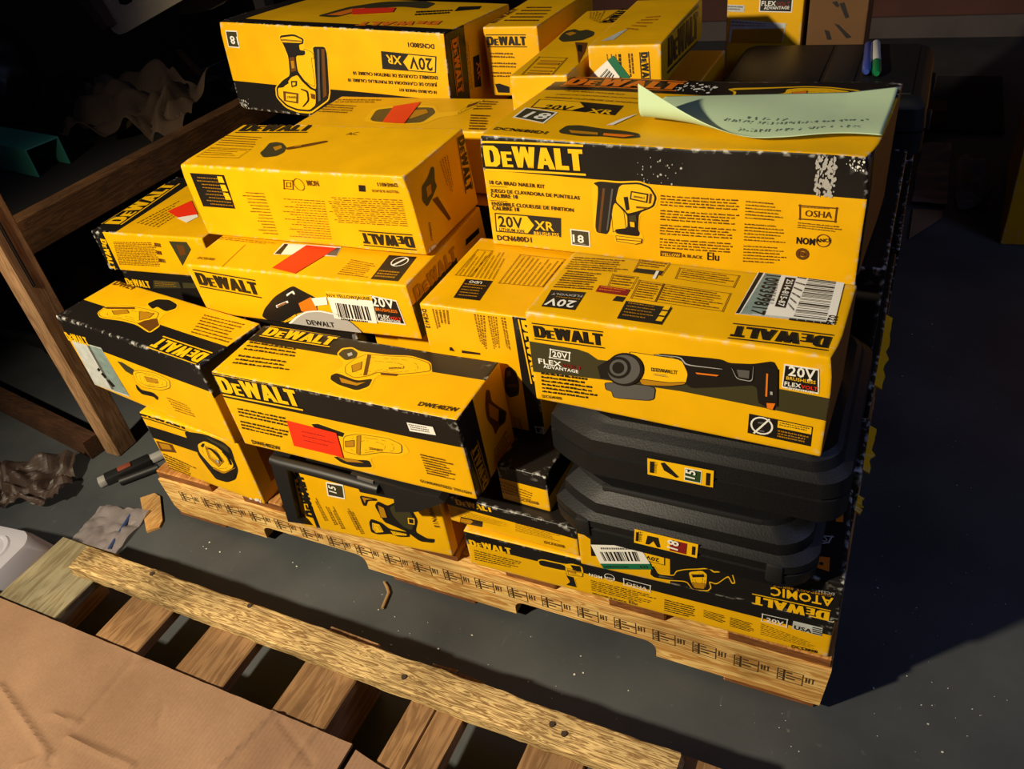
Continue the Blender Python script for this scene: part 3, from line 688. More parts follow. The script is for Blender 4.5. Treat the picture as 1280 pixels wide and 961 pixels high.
b.pic('T', [('y', ((520, 190), (540, 168), (580, 164), (610, 180), (660, 186), (720, 194), (806, 196), (884, 220), (890, 266), (820, 272), (740, 278), (690, 268), (668, 285), (652, 322), (600, 338), (525, 316), (492, 286), (508, 262), (552, 232))),
            ('k', ((500, 272), (522, 262), (600, 292), (662, 284), (646, 314), (600, 330), (530, 308), (498, 288))), ('D', ((530, 278), (600, 300), (640, 296), (600, 312), (540, 300))), ('O', ((526, 192), (545, 174), (580, 170), (602, 186), (596, 206), (556, 216))), ('G', ((560, 190), (580, 184), (584, 196), (566, 202))),
            ('y', ((556, 236), (600, 206), (640, 192), (720, 200), (804, 202), (878, 226), (884, 256), (820, 264), (740, 270), (682, 260), (640, 276), (590, 282), (556, 264))), ('b', ((640, 194), (655, 196), (640, 272), (625, 274))), ('D', ((580, 236), (620, 222), (616, 250), (584, 262))), ('b', ((690, 262), (760, 268), (750, 276), (694, 272)))])
b.tx('T', 'DEWALT', (722, 250), (782, 248), 'b', lay=6); b.tx('T', 'DWE402W', (833, 388), (982, 414), 'k')
b.logo('R', (1106, 690), (1058, 520), 'D', bars=True)
b.pic('R', [('b', ((1092, 326), (1106, 330), (1112, 370), (1140, 392), (1168, 408), (1164, 450), (1140, 470), (1126, 500), (1118, 470), (1096, 440), (1088, 390))), ('D', ((1100, 375), (1140, 402), (1136, 450), (1104, 430))), ('k', ((1140, 400), (1168, 412), (1162, 448), (1140, 462)))])
b.lines('R', ((1128, 660), (1190, 560), (1172, 470), (1118, 560)), 6, 'b', fill=.4); b.done()

# ---- second layer, middle
b = H2 = Carton('tool_carton', (.13, .165, .282), (.33, .2, .138), 1, label='black-fronted carton mostly hidden under the circular saw carton', base='black')
b.build(); b.z(200, 300, 6.4); b.quad('F', ((515, 590), (660, 640), (690, 625), (670, 600), (520, 562)), 'w', 1); b.quad('F', ((522, 584), (658, 632), (678, 622), (664, 604), (528, 570)), 'k', 2); b.done()
b = H = Carton('saw_carton', (.158, .146, .428), (.452, .248, .101), 0, 2.2, -1.8, 'yellow carton with a circular saw picture and white barcode label on its front', amp=.0028)
b.z(460, 240, 5.818); b.band('R', v1=(640, 470), u1=(640, 470)); b.build()
b.z(200, 300, 6.4); b.logo('F', (332, 372), (812, 462), 'k'); b.tx('T', 'DCS578B', (300, 152), (432, 166), 'b')
b.quad('T', ((500, 215), (506, 215), (690, 40), (684, 40)), 'D', 1)
b.z(220, 120, 3.2)
b.pic('F', [('k', ((345, 880), (355, 850), (395, 800), (465, 756), (500, 775), (560, 805), (565, 850), (480, 868), (430, 915), (372, 910))), ('o', ((488, 826), (538, 800), (565, 850), (535, 872), (500, 858))), ('w', ((440, 792), (468, 775), (476, 790), (470, 792), (462, 784), (444, 800))),
            ('w', ((400, 836), (446, 816), (450, 824), (404, 846))), ('o', ((405, 838), (440, 822), (442, 826), (408, 842))), ('y', ((428, 900), (478, 868), (486, 886), (444, 918))), ('w', ((540, 805), (600, 800), (606, 830), (556, 836))),
            ('k', ((440, 930), (456, 910), (480, 915), (476, 935))), ('G', ((455, 915), (480, 878), (520, 856), (575, 852), (640, 866), (700, 900), (755, 958), (700, 950), (600, 930), (500, 925))), ('w', ((455, 915), (480, 878), (520, 856), (575, 852), (640, 866), (640, 872), (575, 858), (522, 862), (486, 884), (466, 914)))])
b.tx('F', 'DEWALT', (528, 908), (638, 920), 'k', lay=8)
b.quad('F', ((775, 795), (882, 818), (920, 918), (806, 902)), 'w', 1); b.quad('F', ((779, 799), (880, 822), (914, 912), (809, 897)), 'k', 2)
b.tx('F', '20V', (788, 836), (878, 850), 'w'); b.tx('F', 'BRUSHLESS', (800, 856), (888, 868), 'o'); b.tx('F', 'FLEX', (812, 884), (858, 892), 'w'); b.tx('F', 'VOLT', (858, 892), (904, 899), 'r'); b.tx('F', 'ADVANTAGE', (818, 896), (900, 908), 'w'); b.part('F', 'small_print')
b.quad('F', ((598, 778), (782, 796), (806, 908), (634, 884)), 'w', 5); b.quad('F', ((598, 778), (782, 796), (786, 816), (606, 800)), 'y', 6); b.tx('F', 'N1V YELLOW/JAUNE', (606, 798), (780, 814), 'k', lay=7)
b.bars('F', ((652, 880), (786, 896), (770, 840), (636, 822)), 15, lay=6, seed=8); b.lines('F', ((662, 892), (780, 905), (779, 898), (660, 884)), 1, 'k', lay=6, fill=.8); b.part('F', 'barcode_label')
b.quad('T', ((390, 634), (640, 640), (660, 602), (430, 590)), 'w', 1); b.part('T', 'white_label'); b.quad('T', ((396, 632), (420, 634), (450, 594), (436, 592)), 'k', 2); b.quad('T', ((600, 636), (640, 638), (656, 606), (640, 605)), 'g', 2); b.part('T', 'small_print'); b.quad('T', ((385, 690), (474, 712), (642, 608), (522, 598)), 'r', 5); b.part('T', 'red_sticker')
b.lines('T', ((640, 716), (770, 732), (800, 672), (700, 652)), 8, 'b', fill=.4); b.quad('T', ((778, 732), (888, 742), (962, 642), (852, 634)), 'k', 1); b.circle('T', (895, 662), 34, 'w', .002); b.quad('T', ((862, 676), (868, 680), (930, 648), (924, 645)), 'w', 3)
b.lines('T', ((790, 728), (880, 736), (905, 706), (815, 696)), 3, 'D', fill=.5)
b.lines('T', ((170, 578), (380, 600), (400, 590), (180, 565)), 2, 'b', fill=.4)
b.z(460, 240, 5.818)
b.logo('R', (350, 800), (640, 478), 'D', bars=False, hs=.9); b.quad('R', ((706, 392), (804, 300), (800, 262), (706, 345)), 'k', 1); b.done()

b = I = Carton('grinder_carton', (.126, .237, .536), (.476, .171, .132), -2.2, 2.2, -1.8, 'worn yellow carton covered in small print, lying on the circular saw carton', amp=.0032)
b.dents = [(Vector((.476, 0, .132)), .05, .008), (Vector((0, 0, .132)), .03, .004)]; b.build(wear=1.1)
b.z(220, 120, 3.2)
b.logo('F', (944, 552), (734, 534), 'k', hs=1.0); b.tx('F', 'DWE4011', (890, 346), (808, 342), 'k'); b.tx('F', 'YELLOW & BLACK', (896, 376), (785, 370), 'b'); b.quad('F', ((735, 378), (762, 380), (760, 354), (733, 352)), 'k', 1)
b.quad('F', ((110, 440), (240, 450), (195, 316), (55, 308)), 'k', 1)
for k in range(3): b.quad('F', ((176+k*14, 346+k*34), (198+k*14, 347+k*34), (188+k*12, 322+k*33), (168+k*12, 321+k*33)), 'y', 2)
b.lines('F', ((165, 320), (70, 314), (120, 430), (232, 440)), 9, 'D', fill=.3, lay=2)
b.outline('F', ((432, 368), (470, 371), (468, 334), (430, 331)), 'b', .0014); b.outline('F', ((442, 360), (460, 361), (459, 343), (441, 342)), 'b', .0012); b.tx('F', 'NOM', (566, 334), (520, 332), 'b', hs=1.3); b.circle('F', (492, 350), 20, 'b', .001)
b.lines('F', ((350, 378), (258, 374), (330, 546), (410, 552)), 14, 'b', fill=.33, rag=.4); b.lines('F', ((592, 408), (384, 398), (452, 560), (622, 572)), 16, 'b', fill=.33, rag=.45); b.lines('F', ((906, 408), (600, 394), (618, 500), (930, 520)), 13, 'b', fill=.4, rag=.12)
b.logo('T', (236, 151), (516, 150), 'k')
b.pic('T', [('O', ((335, 228), (352, 212), (372, 188), (400, 184), (424, 188), (440, 205), (430, 225), (400, 240), (350, 246))), ('D', ((385, 205), (420, 196), (424, 208), (395, 220))), ('b', ((438, 206), (520, 192), (600, 178), (606, 184), (520, 202), (440, 216))), ('D', ((470, 200), (500, 196), (500, 201), (470, 205)))])
b.lines('T', ((150, 205), (300, 212), (344, 168), (170, 160)), 5, 'b', fill=.25, rag=.1, wd=(.2, .5)); b.outline('T', ((80, 246), (250, 250), (300, 214), (140, 208)), 'b', .001); b.lines('T', ((90, 244), (245, 246), (290, 218), (140, 212)), 4, 'b', fill=.2, rag=.3, wd=(.1, .3))
b.tx('T', 'AC', (675, 160), (720, 158), 'b', bold=False)
b.logo('R', (1122, 170), (1158, 392), 'k')
b.pic('R', [('O', ((984, 362), (1005, 332), (1022, 282), (1034, 285), (1036, 340), (1045, 362), (1030, 400), (1006, 446), (985, 420))), ('D', ((1000, 365), (1020, 350), (1024, 390), (1006, 410))), ('b', ((1025, 416), (1046, 404), (1100, 492), (1092, 502)))])
b.lines('R', ((1050, 268), (1092, 400), (1112, 385), (1085, 235)), 4, 'b', fill=.3); b.tx('R', 'DWE4011', (1010, 510), (1020, 580), 'b'); b.scuff('R', ((1010, 640), (1050, 640), (1050, 610), (1010, 610)), 25, 'w', .003); b.done()

b = K = Carton('tool_carton', (-.262, .30, .285), (.26, .24, .105), 2, label='black carton with grey panels under the carton with a red and white sticker', base='black')
b.z(100, 210, 6.4); b.build(); b.logo('F', (318, 925), (572, 960), 'y', bars=False, hs=1.3); b.quad('F', ((590, 960), (812, 960), (790, 908), (588, 896)), 'O', 1); b.lines('F', ((605, 950), (790, 955), (775, 918), (600, 905)), 3, 'D', fill=.3); b.quad('F', ((830, 960), (960, 960), (950, 922), (820, 915)), 'O', 1); b.done()
b = J = Carton('tool_carton', (-.271, .284, .391), (.294, .275, .091), 3.8, label='yellow carton with a black side strip and red and white sticker, beside the rack')
b.z(100, 210, 6.4); b.band('F', u1=(215, 580)); b.band('T', u1=(500, 372)); b.band('L'); b.build(wear=1.1)
b.logo('F', (166, 560), (250, 800), 'y', bars=False); b.logo('T', (340, 452), (800, 130), 'y')
b.lines('F', ((320, 772), (660, 790), (600, 590), (268, 585)), 16, 'b', fill=.6, rag=.1); b.quad('F', ((820, 780), (888, 650), (850, 590), (708, 582)), 'O', 1); b.quad('F', ((800, 700), (850, 690), (830, 620), (768, 610)), 'b', 2); b.lines('F', ((640, 780), (700, 790), (640, 600), (590, 592)), 3, 'b')
b.lines('T', ((640, 480), (900, 310), (790, 262), (450, 440)), 6, 'b', fill=.3, rag=.3); b.part('T', 'small_print')
b.quad('T', ((770, 400), (850, 440), (945, 392), (930, 370)), 'w', 3); b.quad('T', ((700, 348), (780, 398), (940, 374), (890, 262)), 'r', 5); b.part('T', 'red_and_white_sticker'); b.done()

# ---- right column
b = C = Carton('battery_carton', (.653, .101, .338), (.172, .20, .206), 0, label='tall yellow carton with sideways print, standing behind the red-stickered grinder carton')
b.z(500, 380, 6.4); b.band('F', u0=(888, 60)); b.build()
b.tx('F', 'DCB412', (178, 32), (214, 188), 'k'); b.lines('F', ((266, 40), (300, 192), (398, 176), (384, 48)), 4, 'b', fill=.4); b.lines('F', ((578, 76), (640, 328), (692, 365), (676, 90)), 4, 'b', fill=.45); b.lines('F', ((690, 90), (745, 360), (800, 378), (772, 98)), 4, 'b', fill=.45); b.lines('F', ((798, 102), (842, 330), (896, 450), (840, 105)), 2, 'b', fill=.5)
b.outline('F', ((262, 40), (300, 192), (304, 192), (266, 36)), 'b', .0007); b.quad('F', ((398, 372), (440, 380), (415, 346), (398, 345)), 'k', 1); b.quad('F', ((495, 392), (642, 408), (640, 392), (495, 370)), 'k', 1)
b.pic('F', [('k', ((838, 520), (880, 500), (930, 545), (955, 640), (952, 730), (880, 752), (840, 700))), ('g', ((850, 540), (885, 530), (890, 570), (858, 590))), ('b', ((860, 640), (945, 645), (948, 665), (862, 665)))])
b.logo('F', (946, 122), (1048, 632), 'y')
b.z(520, 500, 5.818); b.outline('F', ((715, 125), (740, 275), (786, 292), (758, 138)), 'b', .001); b.lines('F', ((724, 140), (748, 270), (776, 280), (752, 148)), 3, 'b', fill=.35)
b.outline('F', ((864, 188), (890, 315), (970, 332), (938, 200)), 'w', .0012); b.tx('F', '40V', (898, 212), (916, 296), 'w')
b.z(510, 280, 3.2); b.quad('T', ((182, 296), (286, 308), (340, 230), (232, 222)), 'k', 1); b.lines('T', ((196, 294), (278, 302), (318, 250), (228, 240)), 5, 'D', fill=.3, lay=2); b.tx('T', 'UDO', (300, 234), (250, 229), 'w', lay=2)
b.lines('T', ((190, 208), (270, 108), (400, 118), (340, 226)), 9, 'b', fill=.15, wd=(.2, .6)); b.outline('T', ((190, 208), (250, 214), (340, 112), (280, 106)), 'b', .001); b.lines('T', ((365, 240), (452, 128), (630, 142), (540, 252)), 9, 'b', fill=.14, wd=(.2, .6)); b.outline('T', ((362, 240), (540, 254), (632, 142), (450, 126)), 'b', .001); b.done()

b = B = Carton('cutting_tool_carton', (.858, .024, .4720), (.354, .155, .136), -1.4, -.2, .3, 'yellow carton with a large white shipping label on top, resting on the black tool cases', amp=.0022)
b.band('R', m='brown_side'); b.dents = [(Vector((.354, 0, .137)), .05, .007), (Vector((.2, 0, .137)), .03, .004)]; b.build()
b.z(640, 320, 2.6667)
b.logo('F', (76, 276), (302, 306), 'k')
b.pic('F', [('O', ((52, 282), (215, 310), (250, 322), (282, 345), (340, 352), (600, 392), (1080, 480), (1076, 556), (560, 452), (300, 413), (52, 382)))], 'printed_band', soft=False)
b.pic('F', [('k', ((282, 368), (322, 344), (330, 412), (292, 408))), ('g', ((306, 420), (476, 434), (470, 484), (336, 474), (330, 452), (310, 446))), ('k', ((470, 322), (690, 344), (720, 358), (800, 362), (868, 352), (884, 380), (884, 505), (850, 508), (818, 490), (812, 432), (700, 438), (580, 442), (560, 346))),
            ('y', ((382, 316), (470, 330), (562, 345), (584, 392), (576, 428), (520, 434), (430, 430), (420, 350))), ('D', ((420, 408), (520, 422), (574, 420), (574, 428), (520, 434), (430, 430))),
            ('G', ((470, 330), (555, 338), (575, 365), (700, 380), (700, 376), (580, 360), (560, 334), (472, 326))), ('G', ((726, 372), (745, 412), (800, 422), (804, 366), (800, 366), (796, 417), (748, 408), (730, 372))), ('o', ((606, 386), (690, 396), (680, 402), (612, 394))), ('g', ((745, 378), (790, 382), (788, 410), (752, 404))),
            ('k', ((815, 360), (884, 378), (884, 502), (820, 490))), ('o', ((844, 390), (853, 392), (850, 470), (841, 468))), ('G', ((858, 450), (868, 452), (868, 464), (858, 462))), ('o', ((846, 488), (878, 490), (868, 512), (848, 506)))], inner=False, l0=1)
EL = lambda cx, cy, rx, ry, n=26: [(cx+rx*math.cos(6.2832*k/n), cy+ry*math.sin(6.2832*k/n)) for k in range(n)]
b.put('F', [('k', 11, b.P('F', EL(374, 374, 62, 56))), ('g', 11.6, b.P('F', EL(372, 374, 54, 49))), ('k', 12.2, b.P('F', EL(356, 368, 40, 37))), ('g', 12.8, b.P('F', EL(355, 368, 30, 28))), ('k', 13.4, b.P('F', EL(354, 368, 20, 20)))], 'product_picture')
b.tx('F', 'DEWALT', (463, 380), (547, 391), 'k', lay=10); b.lines('F', ((470, 396), (520, 404), (520, 394), (470, 388)), 2, 'g', lay=10)
b.outline('F', ((123, 338), (190, 350), (192, 320), (125, 308)), 'w', .0014); b.tx('F', '20V', (134, 333), (184, 342), 'w'); b.tx('F', 'FLEX', (88, 356), (165, 369), 'w', hs=.8); b.tx('F', 'VOLT', (165, 369), (232, 380), 'd', hs=.8); b.tx('F', 'ADVANTAGE', (104, 371), (220, 390), 'w', hs=.9)
b.lines('F', ((100, 458), (286, 486), (286, 412), (95, 386)), 6, 'k', fill=.55); b.tx('F', 'DCG418B', (100, 470), (164, 479), 'k')
b.quad('F', ((897, 440), (1022, 461), (1028, 380), (905, 362)), 'w', 1); b.quad('F', ((901, 436), (1018, 456), (1023, 384), (909, 367)), 'k', 2); b.tx('F', '20V', (918, 398), (1012, 413), 'w'); b.tx('F', 'BRUSHLESS', (912, 412), (1012, 428), 'y'); b.tx('F', 'FLEX', (906, 432), (962, 441), 'w'); b.tx('F', 'VOLT', (962, 441), (1018, 450), 'r'); b.tx('F', 'ADVANTAGE', (910, 443), (1006, 459), 'w', hs=.8)
b.quad('F', ((783, 590), (996, 635), (1003, 570), (788, 526)), 'k', 1); b.circle('F', (831, 566), 38, 'w', .002); b.quad('F', ((802, 588), (807, 592), (860, 546), (855, 542)), 'w', 4); b.quad('F', ((818, 552), (846, 556), (846, 562), (818, 558)), 'g', 3); b.quad('F', ((822, 578), (840, 582), (840, 588), (822, 584)), 'g', 3)
b.quad('F', ((884, 572), (998, 595), (1000, 572), (886, 549)), 'y', 2); b.lines('F', ((890, 568), (992, 588), (994, 574), (892, 554)), 2, 'k', lay=3); b.lines('F', ((884, 606), (990, 628), (994, 602), (886, 580)), 3, 'D', lay=3, fill=.5); b.part('F', 'small_print')
b.logo('T', (1066, 266), (736, 228), 'k', hs=1.1)
b.quad('T', ((95, 168), (205, 180), (242, 120), (128, 112)), 'k', 1); b.tx('T', '20V', (212, 152), (118, 142), 'w'); b.tx('T', 'FLEXVOLT', (232, 132), (132, 124), 'G', hs=.8); b.lines('T', ((226, 140), (136, 132), (132, 136), (222, 146)), 1, 'D')
b.lines('T', ((170, 46), (380, 56), (402, 14), (205, 2)), 6, 'b', fill=.5); b.lines('T', ((130, 108), (268, 116), (302, 58), (182, 48)), 8, 'b', fill=.55)
b.outline('T', ((400, 52), (494, 64), (526, 22), (424, 8)), 'b', .001); b.quad('T', ((402, 50), (492, 62), (502, 48), (412, 38)), 'k', 2); b.lines('T', ((418, 34), (500, 44), (518, 24), (430, 12)), 3, 'b'); b.tx('T', '1', (488, 50), (478, 49), 'w', lay=4)
b.outline('T', ((315, 98), (394, 108), (416, 68), (332, 58)), 'b', .0008); b.lines('T', ((320, 96), (390, 104), (410, 70), (338, 62)), 4, 'b'); b.quad('T', ((274, 118), (376, 132), (390, 110), (288, 96)), 'd', 2); b.lines('T', ((284, 116), (372, 128), (382, 112), (292, 100)), 2, 'o', lay=3, fill=.4); b.quad('T', ((330, 148), (362, 152), (374, 136), (344, 132)), 'k', 2)
b.outline('T', ((390, 140), (698, 188), (726, 126), (420, 78)), 'b', .001); b.quad('T', ((470, 152), (474, 153), (504, 92), (500, 91)), 'b', 3); b.lines('T', ((400, 138), (470, 148), (496, 94), (426, 84)), 7, 'b'); b.lines('T', ((482, 150), (694, 184), (718, 130), (508, 96)), 7, 'b')
b.quad('T', ((345, 208), (494, 230), (530, 172), (376, 148)), 'k', 1); b.lines('T', ((360, 204), (462, 219), (490, 170), (384, 154)), 5, 'D', lay=2, fill=.3)
for k in range(3): b.quad('T', ((474+k*11, 216-k*19), (494+k*11, 219-k*19), (504+k*11, 205-k*19), (484+k*11, 202-k*19)), 'y', 2)
b.outline('T', ((540, 74), (736, 106), (756, 66), (556, 38)), 'b', .001); b.lines('T', ((552, 70), (730, 98), (746, 70), (566, 44)), 4, 'b'); b.part('T', 'small_print')
b.quad('T', ((740, 196), (1072, 232), (1114, 64), (826, 38)), 'w', 3); b.quad('T', ((740, 196), (1072, 232), (1074, 224), (744, 190)), 'p', 4); b.quad('T', ((742, 194), (754, 195), (842, 44), (828, 42)), 'k', 4); b.quad('T', ((758, 196), (836, 204), (898, 58), (846, 50)), 'e', 4)
b.tx('T', '1005399817', (848, 64), (790, 196), 'k', lay=5.5, hs=1.25); b.quad('T', ((873, 172), (908, 178), (944, 76), (910, 72)), 'k', 5); b.tx('T', '2514-815-87', (916, 80), (882, 170), 'w', lay=6, hs=.9)
b.bars('T', ((838, 160), (868, 164), (888, 80), (868, 78)), 18, 'g', 5, False, 4); b.bars('T', ((936, 206), (1044, 218), (1082, 74), (990, 66)), 26, 'k', 5, False, 5)
b.lines('T', ((912, 178), (930, 206), (986, 76), (952, 66)), 6, 'g', lay=5, fill=.25); b.tx('T', '022', (1056, 200), (1046, 228), 'k', lay=6); b.lines('T', ((920, 220), (1068, 236), (1070, 228), (922, 212)), 1, 'k', lay=5, wd=(.1, .2), fill=.9); b.part('T', 'shipping_label'); b.done()

b = A = Carton('nailer_carton', (.683, .281, .5465), (.53, .297, .170), -1.8, -2.2, .1, 'large battered yellow and black carton with a nail gun picture, under green paper', amp=.0035)
b.z(580, 120, 3.2); b.band('F', v0=(780, 352)); b.z(580, 0, 3.2); b.band('T', v0=(720, 372)); b.band('R', u1=.03); b.band('R', u0=.03, m='brown_side')
b.dents = [(Vector((.53, 0, .170)), .06, .012), (Vector((.31, 0, .170)), .07, .006), (Vector((0, 0, .170)), .03, .004)]; b.build(wear=.95)
b.z(580, 120, 3.2); b.logo('F', (90, 300), (487, 316), 'y')
for st, p, q in (('18 GA BRAD NAILER KIT', (102, 352), (325, 370)), ('JUEGO DE CLAVADORA DE PUNTILLAS', (105, 384), (465, 414)), ('CALIBRE 18', (107, 404), (215, 412)), ('ENSEMBLE CLOUEUSE DE FINITION', (110, 436), (440, 464)), ('CALIBRE 18', (112, 454), (220, 462)), ('DCN680D1', (132, 574), (270, 586))): b.tx('F', st, p, q, 'k')
for y in (362, 418): b.quad('F', ((103, y), (172, y+5), (172, y+3), (103, y-2)), 'k', 2)
xr_panel(b, 'F', ((125, 541), (388, 567), (388, 490), (120, 466)), ((138, 520), (236, 530)), ((284, 534), (362, 542))); b.tx('F', 'LITHIUM ION', (140, 537), (240, 547), 'k'); b.tx('F', 'BRUSHLESS', (280, 556), (382, 565), 'y', lay=4)
badge18(b, 'F', ((430, 598), (507, 606), (503, 542), (425, 533)), ((437, 584), (482, 589))); b.lines('F', ((440, 594), (490, 599), (490, 594), (440, 589)), 1, 'G', lay=4)
b.pic('F', [('y', ((512, 340), (545, 332), (620, 338), (700, 334), (750, 354), (778, 400), (766, 446), (705, 472), (702, 532), (712, 550), (722, 572), (716, 592), (690, 598), (606, 588), (600, 556), (585, 556), (518, 550))),
            ('y', ((585, 400), (640, 460), (650, 530), (598, 545))), ('k', ((518, 346), (545, 338), (620, 345), (700, 340), (745, 358), (771, 400), (760, 440), (700, 466), (698, 532), (706, 550), (700, 562), (612, 552), (604, 534), (656, 528), (654, 478), (638, 456), (600, 420), (582, 556), (524, 546), (540, 362))),
            ('b', ((556, 366), (566, 367), (548, 545), (538, 544))), ('g', ((590, 366), (600, 367), (578, 540), (570, 538))), ('y', ((622, 350), (700, 346), (742, 363), (764, 400), (754, 436), (700, 458), (656, 470), (642, 452), (606, 418))),
            ('k', ((668, 375), (738, 386), (734, 424), (664, 410))), ('y', ((672, 380), (732, 390), (729, 418), (669, 406))), ('b', ((742, 384), (752, 386), (748, 424), (738, 426))), ('O', ((660, 478), (690, 472), (692, 500), (664, 500))), ('y', ((664, 500), (684, 502), (686, 524), (668, 522))), ('y', ((610, 558), (714, 570), (712, 586), (690, 592), (614, 580))), ('b', ((614, 570), (710, 578), (710, 581), (614, 574))), ('k', ((640, 400), (655, 398), (662, 450), (650, 455))), ('b', ((690, 436), (740, 440), (735, 446), (690, 444)))], inner=False)
b.tx('F', 'DEWALT', (680, 400), (724, 407), 'k', lay=8)
b.lines('F', ((785, 612), (1085, 632), (1110, 412), (785, 390)), 19, 'b', fill=.5, para=5, rag=.12)
b.quad('F', ((788, 640), (872, 646), (872, 626), (788, 618)), 'b', 1); b.tx('F', 'YELLOW', (794, 638), (868, 643), 'y', lay=2); b.tx('F', '& BLACK', (876, 642), (956, 650), 'b'); b.tx('F', 'Elu', (976, 654), (1022, 658), 'k', bold=False, hs=1.2)
b.z(800, 120, 3.2); b.lines('F', ((415, 668), (600, 678), (582, 432), (425, 416)), 20, 'b', fill=.42, para=7, rag=.3); b.outline('F', ((645, 493), (793, 503), (800, 446), (645, 435)), 'b', .0016); b.tx('F', 'OSHA', (668, 480), (776, 488), 'b', bold=False); b.lines('F', ((652, 449), (790, 457), (792, 450), (652, 442)), 1, 'b'); b.lines('F', ((636, 530), (808, 549), (836, 522), (640, 504)), 3, 'b')
b.tx('F', 'NOM', (632, 588), (706, 595), 'k', hs=1.35); b.tx('F', 'ANCE', (712, 582), (774, 582), 'k'); b.circle('F', (742, 577), 30, 'b', .0012); b.circle('F', (656, 630), 27, 'b', .004); b.circle('F', (656, 630), 11, 'b', fill=True)
b.scuff('F', ((705, 400), (785, 400), (800, 245), (715, 245)), 120, 'G', .0032); b.scuff('F', ((880, 300), (930, 300), (950, 240), (830, 262)), 30, 'w', .0016); b.z(580, 120, 3.2); b.scuff('F', ((690, 340), (860, 350), (880, 260), (690, 230)), 30, 'G', .0016)
b.part('F', 'small_print')
b.z(580, 0, 3.2); b.logo('T', (388, 350), (842, 366), 'o')
for st, p, q in (('18 GA BRAD NAILER KIT', (402, 372), (640, 386)), ('JUEGO DE CLAVADORA DE PUNTILLAS', (365, 386), (720, 402)), ('ENSEMBLE CLOUEUSE DE FINITION', (322, 398), (712, 420)), ('DCN680D1', (116, 526), (326, 542))): b.tx('T', st, p, q, 'b' if 'DCN' not in st else 'k', hs=.9)
xr_panel(b, 'T', ((266, 436), (606, 464), (642, 426), (302, 402)), ((308, 442), (420, 450)), ((490, 456), (590, 462))); badge18(b, 'T', ((195, 476), (322, 500), (378, 456), (246, 436)), ((236, 476), (322, 486)))
b.pic('T', [('O', ((382, 526), (415, 505), (470, 503), (560, 515), (640, 522), (700, 532), (706, 548), (640, 553), (560, 545), (470, 545), (390, 536))), ('D', ((420, 522), (540, 530), (540, 540), (430, 534))), ('o', ((560, 532), (690, 540), (640, 548), (556, 542)))])
b.quad('T', ((572, 504), (600, 503), (700, 458), (640, 476)), 'w', 4); b.scuff('T', ((820, 360), (1010, 372), (1010, 340), (900, 330)), 40, 'w', .004)
b.z(880, 0, 6.4)
b.pic('T', [('y', ((185, 705), (250, 695), (640, 692), (820, 690), (1010, 700), (1250, 732), (1300, 775), (1290, 830), (180, 830), (240, 730))), ('k', ((205, 712), (640, 700), (820, 698), (1010, 708), (1240, 740), (1290, 790), (1280, 830), (200, 830), (262, 726))), ('y', ((500, 790), (530, 750), (640, 742), (655, 712), (780, 704), (1000, 712), (1160, 740), (1230, 792), (1230, 830), (490, 830))), ('k', ((850, 750), (880, 752), (860, 800), (830, 796))), ('y', ((890, 760), (1140, 776), (1130, 806), (870, 800))), ('k', ((1160, 780), (1190, 782), (1180, 810), (1150, 808))), ('o', ((700, 740), (820, 730), (800, 790), (690, 785)))])
b.tx('T', 'DEWALT', (905, 796), (1120, 800), 'k', lay=6); b.done()

# ---- back of the pile
b = M = Carton('tool_carton', (.184, .47, .536), (.488, .165, .114), 0, label='flat yellow carton with a tool picture and red sticker, behind the worn small-print carton')
b.build(); b.z(220, 120, 3.2)
b.pic('T', [('y', ((740, 104), (790, 48), (870, 40), (1035, 36), (1050, 66), (1130, 60), (1180, 18), (1255, 8), (1200, 50), (1120, 78), (1060, 84), (990, 112), (900, 116))), ('O', ((770, 100), (800, 54), (870, 46), (1025, 44), (1040, 66), (985, 106), (900, 110))), ('D', ((900, 60), (1000, 52), (1010, 66), (940, 90), (890, 90))), ('y', ((1130, 66), (1184, 24), (1236, 14), (1190, 46), (1130, 72))), ('b', ((1170, 36), (1220, 20), (1200, 36), (1160, 50)))])
b.part('T', 'small_print'); b.quad('T', ((824, 106), (912, 112), (978, 24), (870, 42)), 'r', 6); b.part('T', 'red_sticker')
b.lines('T', ((560, 70), (690, 76), (730, 40), (610, 34)), 4, 'b', fill=.4); b.lines('T', ((630, 30), (840, 30), (860, 14), (650, 14)), 2, 'b'); b.lines('T', ((1160, 150), (1240, 150), (1260, 80), (1180, 76)), 6, 'b', fill=.5); b.lines('T', ((1180, 60), (1270, 60), (1290, 24), (1230, 20)), 4, 'b'); b.done()

